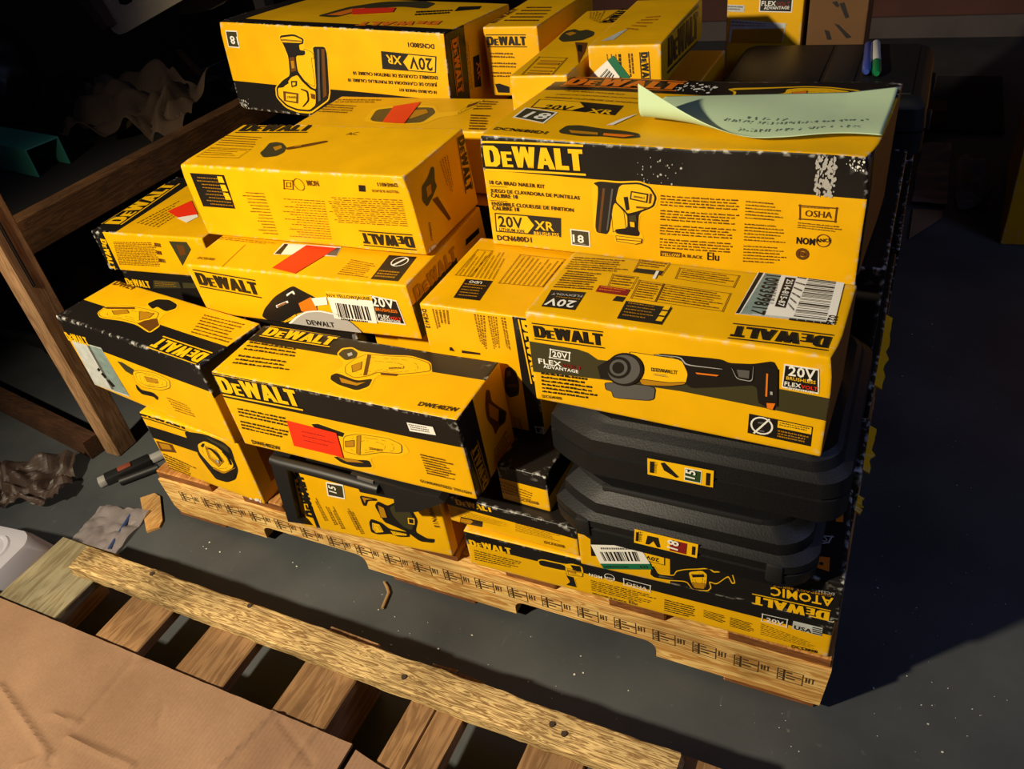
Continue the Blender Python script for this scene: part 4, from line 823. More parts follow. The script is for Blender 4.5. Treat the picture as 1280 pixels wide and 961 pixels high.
b = Lb = Carton('nailer_carton', (-.159, .69, .600), (.574, .268, .185), -2.4, -3.1, 2.9, 'large yellow and black carton with an upside-down nail gun picture', amp=.0025)
b.z(220, 0, 3.2); b.band('F', v1=(640, 358)); b.band('T', v1=.035); b.band('T', u1=.05); b.band('R', u1=.075); b.band('L')
b.dents = [(Vector((0, 0, 0)), .04, .006), (Vector((0, 0, .185)), .03, .004)]; b.build(wear=1.2)
b.z(240, 0, 6.4)
b.pic('F', [('y', ((690, 275), (820, 262), (912, 305), (905, 380), (960, 395), (975, 362), (1090, 368), (1120, 790), (1010, 870), (960, 905), (850, 895), (750, 855), (675, 770), (668, 690), (725, 622), (785, 595), (770, 460), (735, 380))),
            ('y', ((900, 385), (975, 420), (985, 470), (960, 460), (1000, 700), (900, 640), (850, 560), (835, 440), (905, 440))), ('k', ((698, 282), (820, 270), (900, 310), (896, 350), (862, 356), (868, 398), (912, 405), (912, 438), (834, 442), (852, 565), (905, 635), (965, 696), (1004, 712), (985, 450), (972, 372), (1084, 375), (1110, 785), (1005, 858), (955, 890), (850, 880), (758, 845), (684, 768), (678, 692), (730, 635), (790, 598), (776, 450), (745, 375))),
            ('y', ((706, 296), (820, 284), (890, 316), (884, 344), (800, 340), (724, 336))), ('D', ((715, 310), (880, 325), (880, 332), (718, 320))), ('b', ((786, 455), (826, 452), (842, 560), (800, 570))), ('D', ((796, 480), (822, 478), (830, 540), (804, 545))), ('y', ((690, 694), (740, 690), (800, 610), (852, 592), (888, 642), (955, 706), (1000, 724), (1000, 836), (950, 876), (852, 866), (768, 834), (696, 764))),
            ('k', ((735, 640), (775, 620), (780, 660), (745, 680))), ('b', ((735, 720), (860, 740), (858, 822), (740, 800))), ('y', ((755, 735), (845, 748), (842, 808), (758, 795))), ('g', ((1010, 390), (1030, 392), (1040, 800), (1020, 812))), ('b', ((1045, 390), (1070, 392), (1090, 760), (1062, 780))), ('k', ((880, 700), (940, 720), (950, 800), (900, 850), (890, 846), (936, 795), (928, 730), (880, 710))), ('k', ((800, 640), (850, 640), (848, 680), (806, 690))), ('y', ((810, 650), (840, 650), (838, 672), (814, 680))), ('b', ((960, 740), (995, 750), (995, 790), (965, 780)))], inner=False)
b.tx('F', 'DEWALT', (838, 762), (765, 760), 'k', lay=9)
badge18(b, 'F', ((358, 244), (264, 240), (290, 372), (382, 380)), ((366, 292), (300, 284)))
b.z(220, 0, 3.2); xr_panel(b, 'F', ((1040, 226), (820, 205), (826, 276), (1038, 292)), ((1022, 236), (930, 227)), ((900, 226), (840, 220)))
for st, p, q in (('DCN580D1', (1030, 178), (926, 170)), ('ENSEMBLE CLOUEUSE DE FINITION CALIBRE 18', (1044, 304), (710, 286)), ('JUEGO DE CLAVADORA DE PUNTILLAS CALIBRE 18', (1042, 332), (690, 314)), ('18 GA BRAD NAILER KIT', (1040, 362), (890, 352))): b.tx('F', st, p, q, 'k')
b.scuff('F', ((235, 445), (300, 440), (290, 390), (228, 400)), 25, 'G', .003); b.part('F', 'small_print')
b.pic('T', [('O', ((560, 66), (660, 38), (690, 30), (830, 10), (1000, 6), (1040, 18), (1000, 40), (900, 30), (760, 40), (640, 72))), ('o', ((600, 62), (700, 38), (760, 34), (660, 64)))]); b.part('T', 'small_print')
b.quad('T', ((700, 62), (866, 54), (878, 36), (705, 40)), 'r', 5); b.part('T', 'red_sticker'); b.logo('T', (1062, 88), (740, 92), 'o', bars=False)
b.lines('T', ((950, 70), (1110, 60), (1120, 44), (960, 50)), 2, 'k', fill=.6); b.quad('T', ((1110, 50), (1210, 42), (1220, 30), (1130, 32)), 'k', 1)
b.z(540, 0, 6.4); b.logo('R', (140, 330), (190, 760), 'o'); b.quad('R', ((335, 700), (388, 690), (372, 440), (320, 460)), 'k', 1); b.tx('R', 'XR', (345, 500), (362, 640), 'o', lay=3); b.lines('R', ((250, 340), (290, 740), (320, 740), (280, 340)), 2, 'b', fill=.3); b.done()

b = Nb = Carton('tool_carton', (.443, .795, .600), (.120, .289, .135), -1.5, label='small yellow carton with a black logo beside the upside-down nail gun carton')
b.build(); b.z(540, 0, 6.4); b.logo('F', (446, 376), (758, 378), 'k'); b.lines('F', ((485, 650), (700, 655), (682, 425), (468, 418)), 9, 'b', fill=.5, rag=.3, para=3)
b.pic('F', [('k', ((505, 672), (540, 668), (620, 695), (622, 744), (530, 740)))]); b.lines('T', ((540, 190), (830, 190), (1010, 60), (760, 60)), 5, 'b', fill=.35); b.logo('T', (500, 190), (690, 75), 'b', hs=.5); b.done()

b = Ob = Carton('sander_carton', (.612, .553, .656), (.105, .42, .061), 2, label='long yellow carton with a printed barcode box on top, behind the green paper')
b.build(); b.z(540, 0, 6.4); b.outline('T', ((718, 600), (955, 612), (1082, 466), (855, 455)), 'b', .0016); b.bars('T', ((760, 590), (935, 598), (1050, 480), (880, 474)), 5, 'D', 3, False, 2)
b.pic('T', [('O', ((1008, 312), (1030, 280), (1070, 248), (1140, 234), (1180, 250), (1240, 240), (1300, 260), (1290, 290), (1200, 325), (1110, 332), (1040, 336))), ('D', ((1060, 270), (1120, 256), (1160, 268), (1100, 290))), ('b', ((1140, 340), (1240, 345), (1220, 420), (1204, 510), (1160, 420))), ('k', ((1160, 360), (1200, 365), (1196, 420), (1166, 410)))])
b.z(720, 0, 6.4); b.logo('T', (300, 190), (545, 0), 'k'); b.lines('T', ((100, 150), (200, 0), (330, 0), (180, 190)), 5, 'b', fill=.3); b.done()

b = Pb = Carton('tool_carton', (.722, .64, .668), (.129, .303, .072), 1.5, label='yellow carton with a sideways logo and green and white sticker, behind the green paper')
b.build(); b.z(720, 0, 6.4); b.logo('F', (508, 418), (530, 700), 'k'); b.lines('F', ((330, 430), (345, 640), (370, 640), (358, 430)), 1, 'k', fill=.7, wd=(.1, .2)); b.lines('F', ((405, 425), (425, 640), (470, 640), (452, 425)), 2, 'b', fill=.5, wd=(.1, .2)); b.lines('F', ((215, 430), (230, 520), (330, 560), (320, 430)), 3, 'b', fill=.2); b.part('F', 'small_print')
b.quad('F', ((108, 606), (252, 480), (352, 612), (340, 640), (110, 640)), 'w', 5); b.quad('F', ((252, 480), (300, 440), (432, 612), (430, 640), (352, 612)), 'n', 5); b.bars('F', ((190, 610), (290, 640), (310, 600), (250, 545)), 7, 'k', 6, True, 3); b.part('F', 'green_and_white_sticker')
b.logo('R', (735, 590), (965, 345), 'k', hs=1.1); b.quad('R', ((990, 560), (1080, 420), (1080, 300), (1000, 400)), 'G', 1); b.quad('R', ((1030, 200), (1100, 180), (1090, 60), (1040, 90)), 'p', 1); b.lines('T', ((370, 250), (480, 270), (700, 130), (560, 140)), 5, 'D', fill=.4); b.quad('T', ((200, 330), (300, 320), (420, 230), (340, 260)), 'p', 1); b.done()

b = Q = Carton('tool_carton', (.845, 1.16, .50), (.158, .12, .25), 0, label='upright yellow carton with a torn white pouch, behind the black case with two markers')
b.build(); b.z(880, 0, 6.4); b.quad('F', ((440, 96), (706, 100), (716, -20), (446, -20)), 'w', 1); b.quad('F', ((450, 88), (698, 92), (706, -20), (454, -20)), 'k', 2); b.tx('F', 'FLEX', (460, 46), (576, 46), 'w'); b.tx('F', 'VOLT', (578, 46), (690, 44), 'd'); b.tx('F', 'ADVANTAGE', (480, 76), (684, 72), 'w')
b.quad('F', ((156, 96), (322, 100), (326, 44), (160, 40)), 'p', 1); b.lines('F', ((164, 88), (314, 92), (318, 54), (168, 50)), 2, 'g', lay=2, fill=.5); b.quad('F', ((195, 340), (632, 340), (662, 186), (218, 155)), 'p', 2); b.quad('F', ((215, 340), (625, 340), (646, 226), (230, 236)), 'D', 3); b.lines('F', ((220, 225), (560, 215), (560, 192), (222, 170)), 2, 'g', lay=4, fill=.4); b.done()
b = Q2 = Carton('writing_carton', (1.012, 1.165, .50), (.115, .16, .26), 0, label='brown carton with black marker writing, behind the black case with two markers', base='shaded_kraft')  # kraft colour darkened to stand in for shade from the neighbouring carton
b.build(); b.z(880, 0, 6.4)
b.pic('F', [('k', ((960, 240), (1000, 250), (1020, 320), (985, 320))), ('k', ((1080, 30), (1120, 20), (1160, 140), (1130, 150))), ('k', ((1040, 190), (1075, 200), (1180, 300), (1140, 310))), ('k', ((1020, 20), (1060, 10), (1080, 50), (1060, 60)))], 'marker_writing'); b.done()

# plain cartons that carry the upper ones
def filler(pos, dims, label, yaw=0, base='yellow', band=None):
    c = Carton('tool_carton', pos, dims, yaw, label=label, base=base)
    if band: c.band('F', v0=band); c.band('R', v0=band); c.band('L', v0=band)
    c.build(step=.03); return c
PF = PH+.0015
filler((.12, .18, PF), (.34, .26, .153), 'yellow carton at pallet level underneath the black-fronted carton', 0, 'yellow', .1)
filler((-.05, .30, PF), (.16, .24, .156), 'small yellow carton at pallet level under the black carton with grey panels', 0, 'yellow')
filler((.08, .56, PF), (.38, .50, .275), 'big yellow carton at pallet level, below the upside-down nail gun carton', 0, 'amber', .2)
filler((.09, .655, .404), (.37, .40, .148), 'black carton directly under the upside-down nail gun carton', 0, 'black')
filler((.47, .44, PF), (.38, .70, .405), 'big yellow carton deep in the pile under the flat red-stickered carton', 0, 'amber', .3)
filler((.545, .66, .537), (.31, .45, .060), 'flat yellow carton under the two long cartons behind the green paper', 0, 'amber')
filler((.47, .20, PF), (.17, .22, .285), 'upright yellow carton deep in the pile under the circular saw carton', 0, 'yellow')
filler((.655, .215, PF), (.18, .085, .209), 'narrow yellow carton at pallet level under the tall sideways-print carton', 0, 'yellow')
FL1 = filler((.87, .345, PF), (.385, .42, .205), 'black carton with a long torn yellow flap, at pallet level behind the stacked cases', 0, 'black')
filler((.872, .345, .334), (.372, .42, .195), 'black carton under the green-papered nail gun carton, behind the stacked cases', 0, 'black')
FL2 = filler((.93, .213, PF), (.328, .122, .154), 'low black carton with short torn yellow flaps, under the stacked cases', 0, 'black')
filler((.90, .80, PF), (.36, .36, .197), 'black carton at pallet level below the black case with two markers', 0, 'black')
filler((.90, .80, .326), (.355, .355, .168), 'black carton directly under the black case with two markers', 0, 'black')
filler((.84, 1.163, PF), (.30, .15, .371), 'dark carton under the upright carton with a torn white pouch', 0, 'black')
def flap(box, y0, y1, z, wd, name='torn_flap', seed=0):
    bm = bmesh.new(); n = 12; lo = []; c = box.pos+box.R @ box.c
    for k in range(n+1):
        y = y0+(y1-y0)*k/n; wv = wd*(.7+.5*noise.noise(Vector((k*.9, seed, 0)))); d = .004*noise.noise(Vector((k*.5, seed, 4)))
        lo.append([Vector((box.pos.x+box.w-.001, y, z+d))-c, Vector((box.pos.x+box.w+wv, y, z-.006+d))-c, Vector((box.pos.x+box.w+wv, y, z-.009+d))-c, Vector((box.pos.x+box.w-.001, y, z-.003+d))-c])
    loft(bm, lo); bmesh.ops.recalc_face_normals(bm, faces=bm.faces); o = bm_obj(name, bm, 'yellow', box.root); o['label'] = 'torn yellow cardboard flap'
flap(FL1, .36, .56, .325, .016, seed=2); flap(FL2, .225, .325, .275, .014, seed=5); flap(FL2, .215, .25, .2, .012, seed=9)

# ================================================================== plastic tool cases
def plan(x0, x1, y0, y1, ins, ch, n=5):
    """rounded outline; ch = corner cut (x,y) for front-left, front-right, back-right, back-left"""
    x0 += ins; x1 -= ins; y0 += ins; y1 -= ins; P = []
    cs = [((x0, y0), (1, 1)), ((x1, y0), (-1, 1)), ((x1, y1), (-1, -1)), ((x0, y1), (1, -1))]
    for i, ((cx, cy), (sx, sy)) in enumerate(cs):
        ax, ay = ch[i]; a = Vector((cx, cy+sy*ay)); c = Vector((cx, cy)); b = Vector((cx+sx*ax, cy))
        if i % 2: a, b = b, a
        for k in range(n+1):
            t = k/n; q = a.lerp(c, t).lerp(c.lerp(b, t), t); l = a.lerp(b, t); P.append(q.lerp(l, .8 if i == 0 else .45))
    return P
def case(name, x0, x1, y0, y1, z0, z1, secs, ch, label, yaw=0):
    h = z1-z0; c = Vector(((x0+x1)/2, (y0+y1)/2, z0)); root = empty(name, c, rotm(math.radians(yaw))); tag(root, label, 'tool case')
    bm = bmesh.new(); loft(bm, [[Vector((p.x, p.y, z0+h*t))-c for p in plan(x0, x1, y0, y1, ins, ch)] for t, ins in secs])
    bmesh.ops.recalc_face_normals(bm, faces=bm.faces); bm_obj('shell', bm, 'case_black', root, smooth=24); return root, c
def flat_y(name, polys, y, root, c, n=Vector((0, -1, 0))):
    bm = bmesh.new(); mats = []
    for i, (col, pts) in enumerate(polys):
        if col not in mats: mats.append(col)
        f = bm.faces.new([bm.verts.new(ony(*p, y)-Vector((0, i*.00025, 0))-c) for p in pts]); f.normal_update()
        if f.normal.y > 0: f.normal_flip()
        f.material_index = mats.index(col)
    bmesh.ops.triangulate(bm, faces=[f for f in bm.faces if len(f.verts) > 4])
    return bm_obj(name, bm, [ink[m] for m in mats], root)
def flat_text(name, st, a, b_, y, root, c, col, hs=1.0):
    A_, B_ = ony(*a, y), ony(*b_, y); X = B_-A_; Y = Vector((-X.z, 0, X.x))*hs; V, Fc = text_mesh(st, True)
    mesh_obj(name, [A_+X*u+Y*v-c for u, v in V], Fc, [ink[col]], None, root)
def part_box(name, bx, root, c, m, r=.003, seg=2):
    bm = bmesh.new(); bevel_box(bm, *bx, r=r, seg=seg)
    for v in bm.verts: v.co -= c
    return bm_obj(name, bm, m, root, smooth=40)
S_CH = ((.07, .035), (.03, .03), (.03, .03), (.05, .05))
SEC = [(0, .010), (.10, 0), (.46, 0), (.47, .003), (.50, .003), (.51, 0), (.74, .002), (.82, .012), (.95, .016), (1, .022)]
T_CH = ((.055, .03), (.035, .035), (.03, .03), (.05, .05))
TSEC = [(0, .012), (.12, .002), (.36, .0), (.37, .003), (.40, .003), (.41, 0), (.54, 0), (.61, .010), (.80, .011), (.93, .026), (1, .028)]
tc_, c = case('tool_case', .886, 1.226, -.037, .262, .2840, .3775, TSEC, T_CH, 'black plastic tool case with a small red-marked yellow sticker, lower of the two stacked')
Zz = lambda x, y: (680+x/2.827, 500+y/2.827)
K = lambda L: [Zz(*p) for p in L]
flat_y('product_sticker', [('y', K(((320, 455), (545, 510), (540, 558), (318, 503)))), ('k', K(((366, 478), (404, 486), (412, 520), (400, 520), (386, 498), (372, 510), (358, 508)))), ('d', K(((446, 492), (506, 506), (502, 544), (444, 530)))), ('k', K(((326, 464), (334, 466), (332, 498), (324, 496)))), ('k', K(((524, 514), (534, 516), (532, 546), (522, 544))))], -.0385, tc_, c)
flat_text('sticker_number', '18', Zz(472, 532), Zz(476, 502), -.0405, tc_, c, 'w'); flat_text('sticker_lettering', 'DEWALT', Zz(338, 500), Zz(342, 466), -.0405, tc_, c, 'k')
part_box('handle', (.955, 1.16, -.012, .02, .352, .3770), tc_, c, 'case_dark', .004)
part_box('latch', (.925, .945, -.040, -.02, .305, .335), tc_, c, 'case_dark'); part_box('latch', (1.17, 1.19, -.040, -.02, .305, .335), tc_, c, 'case_dark')
sc_, c = case('tool_case', .872, 1.247, -.004, .30, .3785, .4690, SEC, S_CH, 'black plastic tool case with a small green-marked yellow sticker, upper of the two stacked')
flat_y('product_sticker', [('y', K(((365, 205), (600, 250), (597, 309), (366, 262)))), ('k', K(((412, 222), (426, 220), (478, 272), (466, 274), (448, 262), (424, 248)))), ('w', K(((498, 238), (558, 250), (555, 294), (495, 282)))), ('v', K(((500, 241), (555, 252), (552, 291), (498, 280)))), ('k', K(((375, 214), (388, 216), (386, 256), (374, 254)))), ('k', K(((574, 254), (586, 256), (584, 300), (572, 298))))], -.0055, sc_, c)
flat_text('sticker_number', '15', Zz(532, 280), Zz(535, 252), -.0076, sc_, c, 'w'); flat_text('sticker_lettering', 'DEWALT', Zz(390, 258), Zz(394, 218), -.0076, sc_, c, 'k')
RSEC = [(0, .010), (.10, 0), (.45, 0), (.46, .004), (.50, .004), (.51, 0), (.85, .004), (.97, .014), (1, .020)]
rc_, c = case('tool_case', .885, 1.265, .795, 1.148, .4960, .600, RSEC, ((.02, .02),)*4, 'large black plastic tool case with two markers lying on it')
part_box('lid_panel', (.915, 1.075, .83, 1.12, .5985, .6025), rc_, c, 'case_black', .0015); part_box('lid_rib', (1.082, 1.135, .83, 1.12, .5985, .602), rc_, c, 'case_dark', .0015); part_box('lid_panel', (1.143, 1.235, .83, 1.12, .5985, .6025), rc_, c, 'case_black', .0015)
part_box('latch', (1.258, 1.272, .85, .88, .53, .56), rc_, c, 'case_dark'); part_box('latch', (1.258, 1.272, 1.05, 1.08, .53, .56), rc_, c, 'case_dark')

# finish nailer case with printed sleeve, under the front grinder carton
b = G = Carton('nailer_case', (.392, -.024, PH+.001), (.289, .1, .148), 4.3, label='black handled case in a yellow printed sleeve, under the red-stickered grinder carton', cat='tool case')
b.z(330, 550, 4.923); b.band('F', u1=(168, 330)); b.band('F', u0=(236, 320), u1=(262, 320)); b.band('T'); b.band('L'); b.band('R', u0=.02, m='brown_side'); b.build()
b.logo('F', (318, 478), (236, 215), 'k', bars=False, hs=.9)
b.quad('F', ((392, 342), (500, 362), (488, 272), (380, 255)), 'w', 1); b.quad('F', ((398, 335), (492, 353), (482, 280), (388, 264)), 'O', 2); b.tx('F', '15', (448, 325), (440, 285), 'w', lay=4)
for k, (x, y) in enumerate(((325, 350), (385, 375), (430, 400), (520, 405), (550, 430))): b.lines('F', ((x+75, y+140), (x, y), (x-22, y+2), (x+50, y+142)), 2, 'b', fill=.5)
b.pic('F', [('k', ((585, 335), (690, 355), (700, 370), (640, 370), (630, 402), (610, 400))), ('D', ((600, 345), (680, 360), (628, 365), (622, 390))), ('k', ((680, 400), (700, 370), (760, 400), (820, 370), (900, 410), (945, 490), (930, 560), (1000, 600), (1050, 605), (1045, 630), (960, 620), (880, 560), (790, 520), (740, 500))), ('O', ((770, 410), (820, 385), (885, 415), (925, 490), (910, 550), (860, 530), (800, 470))), ('y', ((882, 470), (926, 476), (928, 516), (886, 510))), ('k', ((890, 478), (918, 482), (920, 508), (894, 504))),
            ('k', ((648, 500), (660, 478), (720, 500), (770, 540), (890, 560), (896, 590), (830, 590), (780, 570), (700, 575), (660, 560))), ('y', ((665, 500), (712, 512), (740, 560), (690, 565), (668, 540))), ('y', ((775, 548), (880, 570), (880, 582), (800, 578))), ('D', ((700, 390), (740, 410), (760, 470), (720, 470)))])
b.tx('F', 'DWFN15', (1002, 400), (1050, 530), 'b'); b.done()
c = G.pos+G.R @ G.c
def rel(p): return G.Ri @ (Vector(p)-c)
bm = bmesh.new(); tube(bm, [rel(ony(*p, -.042)) for p in ((340, 574), (352, 578), (400, 590), (440, 601), (474, 611))], [.008, .0095, .0095, .0095, .008], 12); bm_obj('handle', bm, 'case_dark', G.root, smooth=40)
def gblock(name, pts, y0, y1, m):
    A = [rel(ony(*p, y0)) for p in pts]; B_ = [a+Vector((0, y1-y0, 0)) for a in A]
    bm = bmesh.new(); loft(bm, [A, B_]); bmesh.ops.recalc_face_normals(bm, faces=bm.faces); bm_obj(name, bm, m, G.root)
gblock('latch', ((438, 592), (472, 602), (520, 616), (548, 622), (556, 628), (520, 640), (494, 640), (492, 624), (450, 615)), -.040, -.02, 'case_dark')
gblock('latch_plate', ((446, 596), (466, 602), (468, 616), (449, 611)), -.0425, -.040, plain('latch_grey', (90, 88, 86), .4))
gblock('rim', ((336, 572), (356, 578), (372, 648), (380, 655), (360, 652)), -.036, -.012, 'case_dark')

# ================================================================== green paper and markers
plain('green_paper', (220, 244, 204), .8, var=.06, scale=12)
_t = MATS['green_paper'].node_tree; _p = _t.nodes['Principled BSDF']; _tr = _t.nodes.new('ShaderNodeBsdfTranslucent'); _tr.inputs[0].default_value = srgb(214, 236, 190)
_mx = _t.nodes.new('ShaderNodeMixShader'); _mx.inputs[0].default_value = .3; _t.links.new(_p.outputs[0], _mx.inputs[1]); _t.links.new(_tr.outputs[0], _mx.inputs[2]); _t.links.new(_mx.outputs[0], _t.nodes['Material Output'].inputs[0])
def green_paper():
    A.Z = (0, 0, 1)
    bl, br, fr, fl = [Vector(A.uv('T', p)) for p in ((832, 127), (1122, 121), (1116, 180), (806, 152))]
    bm = bmesh.new(); nx, ny = 70, 50; c = A.pos+A.R @ A.c; g = []; lift = .0022
    for i in range(nx+1):
        s_ = i/nx; b0 = bl.lerp(br, s_); f0 = fl.lerp(fr, s_); f0 = f0+Vector((0, -.038*math.exp(-((s_-.58)/.22)**2)))
        L = (f0-b0).length; d = (f0-b0).normalized(); cl = .066*max(0, 1-s_/.62)**1.2; row = []; q_c = L; r = .024+.02*s_
        for j in range(ny+1):
            q = (L+cl)*j/ny
            wv = .0035*math.sin(s_*5+.4)*math.sin(q*26)+.003+.006*max(0, s_-.8)*5*max(0, (1-q/L))
            if q <= q_c: p = b0+d*q; z = lift+max(0, wv)
            else:
                th = min((q-q_c)/r, 1.55); ex = max(0, (q-q_c)-1.55*r); p = b0+d*(q_c+r*math.sin(th)+ex*math.cos(1.55)); z = lift+max(0, wv)+r*(1-math.cos(th))+ex*math.sin(1.55)
            w_ = A.pos+A.R @ Vector((p.x, p.y, A.h+z+.0025)); row.append(bm.verts.new(w_-c))
        g.append(row)
    for i in range(nx):
        for j in range(ny): bm.faces.new((g[i][j], g[i][j+1], g[i+1][j+1], g[i+1][j]))
    o = bm_obj('paper_sheet', bm, 'green_paper', None, smooth=60); o.location = c
    md = o.modifiers.new('t', 'SOLIDIFY'); md.thickness = .0004
    tag(o, 'curled sheet of pale green paper on the nail gun carton', 'paper')
    bm = bmesh.new(); rnd = random.Random(5)
    def P_(s_, t):
        x = s_*nx; y = t*ny; i, j = int(x), int(y); a, b_ = x-i, y-j
        q = lambda i, j: o.data.vertices[min(i, nx)*(ny+1)+min(j, ny)].co
        return q(i, j).lerp(q(i+1, j), a).lerp(q(i, j+1).lerp(q(i+1, j+1), a), b_)+Vector((0, 0, .0007))
    def stroke(s0, t0, s1, t1, w_=.0012):
        a, b_ = P_(s0, t0), P_(s1, t1); d = b_-a
        if d.length < 1e-5: return
        n_ = Vector((-d.y, d.x, 0)).normalized()*w_*.5; bm.faces.new([bm.verts.new(v) for v in (a-n_, b_-n_, b_+n_, a+n_)])
    for row, (t0, s0, s1) in enumerate(((.70, .36, .93), (.86, .45, .9), (.62, .45, .62))):
        x = s0
        while x < s1:
            w_ = rnd.uniform(.008, .015)
            for k in range(3): stroke(x+rnd.uniform(0, w_), t0+rnd.uniform(-.035, .035), x+rnd.uniform(0, w_), t0+rnd.uniform(-.035, .035))
            x += w_+rnd.choice((.006, .006, .02))
    h = bm_obj('handwriting', bm, plain('pencil', (96, 116, 104), .8), o); h['kind'] = 'stuff'
green_paper()
def marker(p0, p1, r, m_body, m_cap, label, cap_front):
    a, b_ = Vector(p0), Vector(p1); c = (a+b_)/2; d = (b_-a); root = empty('marker', c); tag(root, label, 'marker')
    bm = bmesh.new(); tube(bm, [a-c, a.lerp(b_, .02)-c, a.lerp(b_, .66)-c], [r*.8, r, r], 14); bm_obj('barrel', bm, m_body, root, smooth=40)
    bm = bmesh.new(); tube(bm, [a.lerp(b_, .66)-c, a.lerp(b_, .94)-c, b_-c], [r*1.08, r*1.05, r*.6], 14); bm_obj('cap', bm, m_cap, root, smooth=40)
plain('marker_blue', (50, 70, 150), .35); plain('marker_white', (215, 216, 210), .35); plain('marker_green', (10, 110, 62), .35)
zt = .6028
p = [onz(*q, zt+.008) for q in ((1086, 56), (1083, 90), (1095, 54), (1096, 92))]
marker(p[0], p[1], .0078, 'marker_blue', 'marker_blue', 'blue marker pen on the large black case', 0)
marker(p[2], p[3], .0078, 'marker_white', 'marker_green', 'white marker pen with a green cap on the large black case', 0)

# ================================================================== dim surroundings
wood_mat('rack_wood', (160, 124, 88), (130, 96, 64), 'Z', 1.2, .8); wood_mat('rail_wood', (112, 76, 42), (86, 56, 30), 'Y', 1.2, .8, .3)
rk = empty('wooden_rack', (-.8, .6, 0)); tag(rk, 'rough wooden shelf rack with an upright post beside the pile', 'rack'); ko = Vector((-.8, .6, 0))
def rb(name, bx, m, r=.003):
    bm = bmesh.new(); bevel_box(bm, *bx, r=r)
    for v in bm.verts: v.co -= ko
    return bm_obj(name, bm, m, rk)
po = rb('post', (-.322, -.278, .1, .155, 0, .95), 'rack_wood'); gr = rb('groove_strip', (-.279, -.276, .118, .126, .44, .95), plain('groove_shade', (40, 24, 12), .9)); gr.parent = po  # dark strip laid on the post in place of a shaded groove
rb('rail', (-.545, -.50, .0, 1.45, .405, .487), 'rail_wood'); rb('shelf_board', (-1.9, -.548, .02, 1.5, .395, .415), plain('near_black_board', (30, 25, 22), .9)); rb('leg', (-.56, -.50, 1.42, 1.48, 0, .405), 'rack_wood'); rb('leg', (-1.9, -1.84, 1.42, 1.48, 0, .395), 'rack_wood'); rb('leg', (-1.9, -1.84, .02, .08, 0, .395), 'rack_wood')  # shelf colour made near black to stand in for darkness above the rail
rb('upper_rail', (-1.9, -.40, 1.166, 1.205, .80, .90), 'rail_wood'); rb('back_post', (-.50, -.46, 1.206, 1.25, .487, .95), 'near_black_board'); rb('back_post', (-1.9, -1.86, 1.206, 1.25, .415, .95), 'near_black_board')
def channel(name, x0, x1, y0, y1, z0, z1, yaw, label):
    c = Vector(((x0+x1)/2, (y0+y1)/2, z0)); bm = bmesh.new(); t = .004; hx, hy, h = (x1-x0)/2, (y1-y0)/2, z1-z0
    pr = [(-hy, 0), (-hy, h), (hy, h), (hy, 0), (hy-t, 0), (hy-t, h-t), (-hy+t, h-t), (-hy+t, 0)]
    L = [[Vector((x, y, z)) for y, z in pr] for x in (-hx, hx)]; loft(bm, L); bmesh.ops.recalc_face_normals(bm, faces=bm.faces)
    o = bm_obj(name, bm, plain('green_enamel', (70, 150, 130), .35), None); o.location = c; o.rotation_euler = (0, 0, math.radians(yaw)); tag(o, label, 'metal channel'); return o
channel('metal_channel', -1.42, -.90, .665, .765, .4165, .495, -9, 'long green enamelled metal channel on the wooden rack shelf')
channel('metal_channel', -1.30, -1.10, .56, .62, .4165, .452, -9, 'short green enamelled metal channel in front of the long one')
def blob(name, c, rad, m, label, cat, amp=.25, fr=4, squash=(1, 1, 1), seed=0, sub=4):
    bm = bmesh.new(); bmesh.ops.create_icosphere(bm, subdivisions=sub, radius=1)
    for v in bm.verts:
        n_ = noise.fractal(v.co*fr*.5+Vector((seed, 0, 0)), 1, 2, 4); q = v.co*(1+amp*n_); v.co = Vector((q.x*rad*squash[0], q.y*rad*squash[1], max(q.z, -.75)*rad*squash[2]))
    o = bm_obj(name, bm, m, None, smooth=60); o.location = c; return tag(o, label, cat)
plain('bag_black', (20, 20, 21), .45); plain('grey_tube', (96, 96, 104), .4); plain('pale_board', (214, 200, 176), .7, var=.15, scale=20); plain('dull_paper', (84, 64, 46), .85, var=.4, scale=9, bump=.5)
blob('rubbish_bag', (-1.56, .99, .575), .19, 'bag_black', 'black plastic bag slumped on the wooden rack shelf', 'bag', .22, 4, (1, .9, .95), 3)
def slab_y(name, pts, y, th, m, label, cat, jit=0, lean=0):
    P = [ony(*p, y) for p in pts]; c = sum(P, Vector())/len(P); bm = bmesh.new()
    L = [[p-c+Vector((0, k*th+lean*(p.z-c.z)+random.uniform(-jit, jit), 0)) for p in P] for k in (0, 1)]
    loft(bm, L); bmesh.ops.recalc_face_normals(bm, faces=bm.faces); bmesh.ops.triangulate(bm, faces=[f for f in bm.faces if len(f.verts) > 4])
    o = bm_obj(name, bm, m, None); o.location = c; return tag(o, label, cat) if cat else o
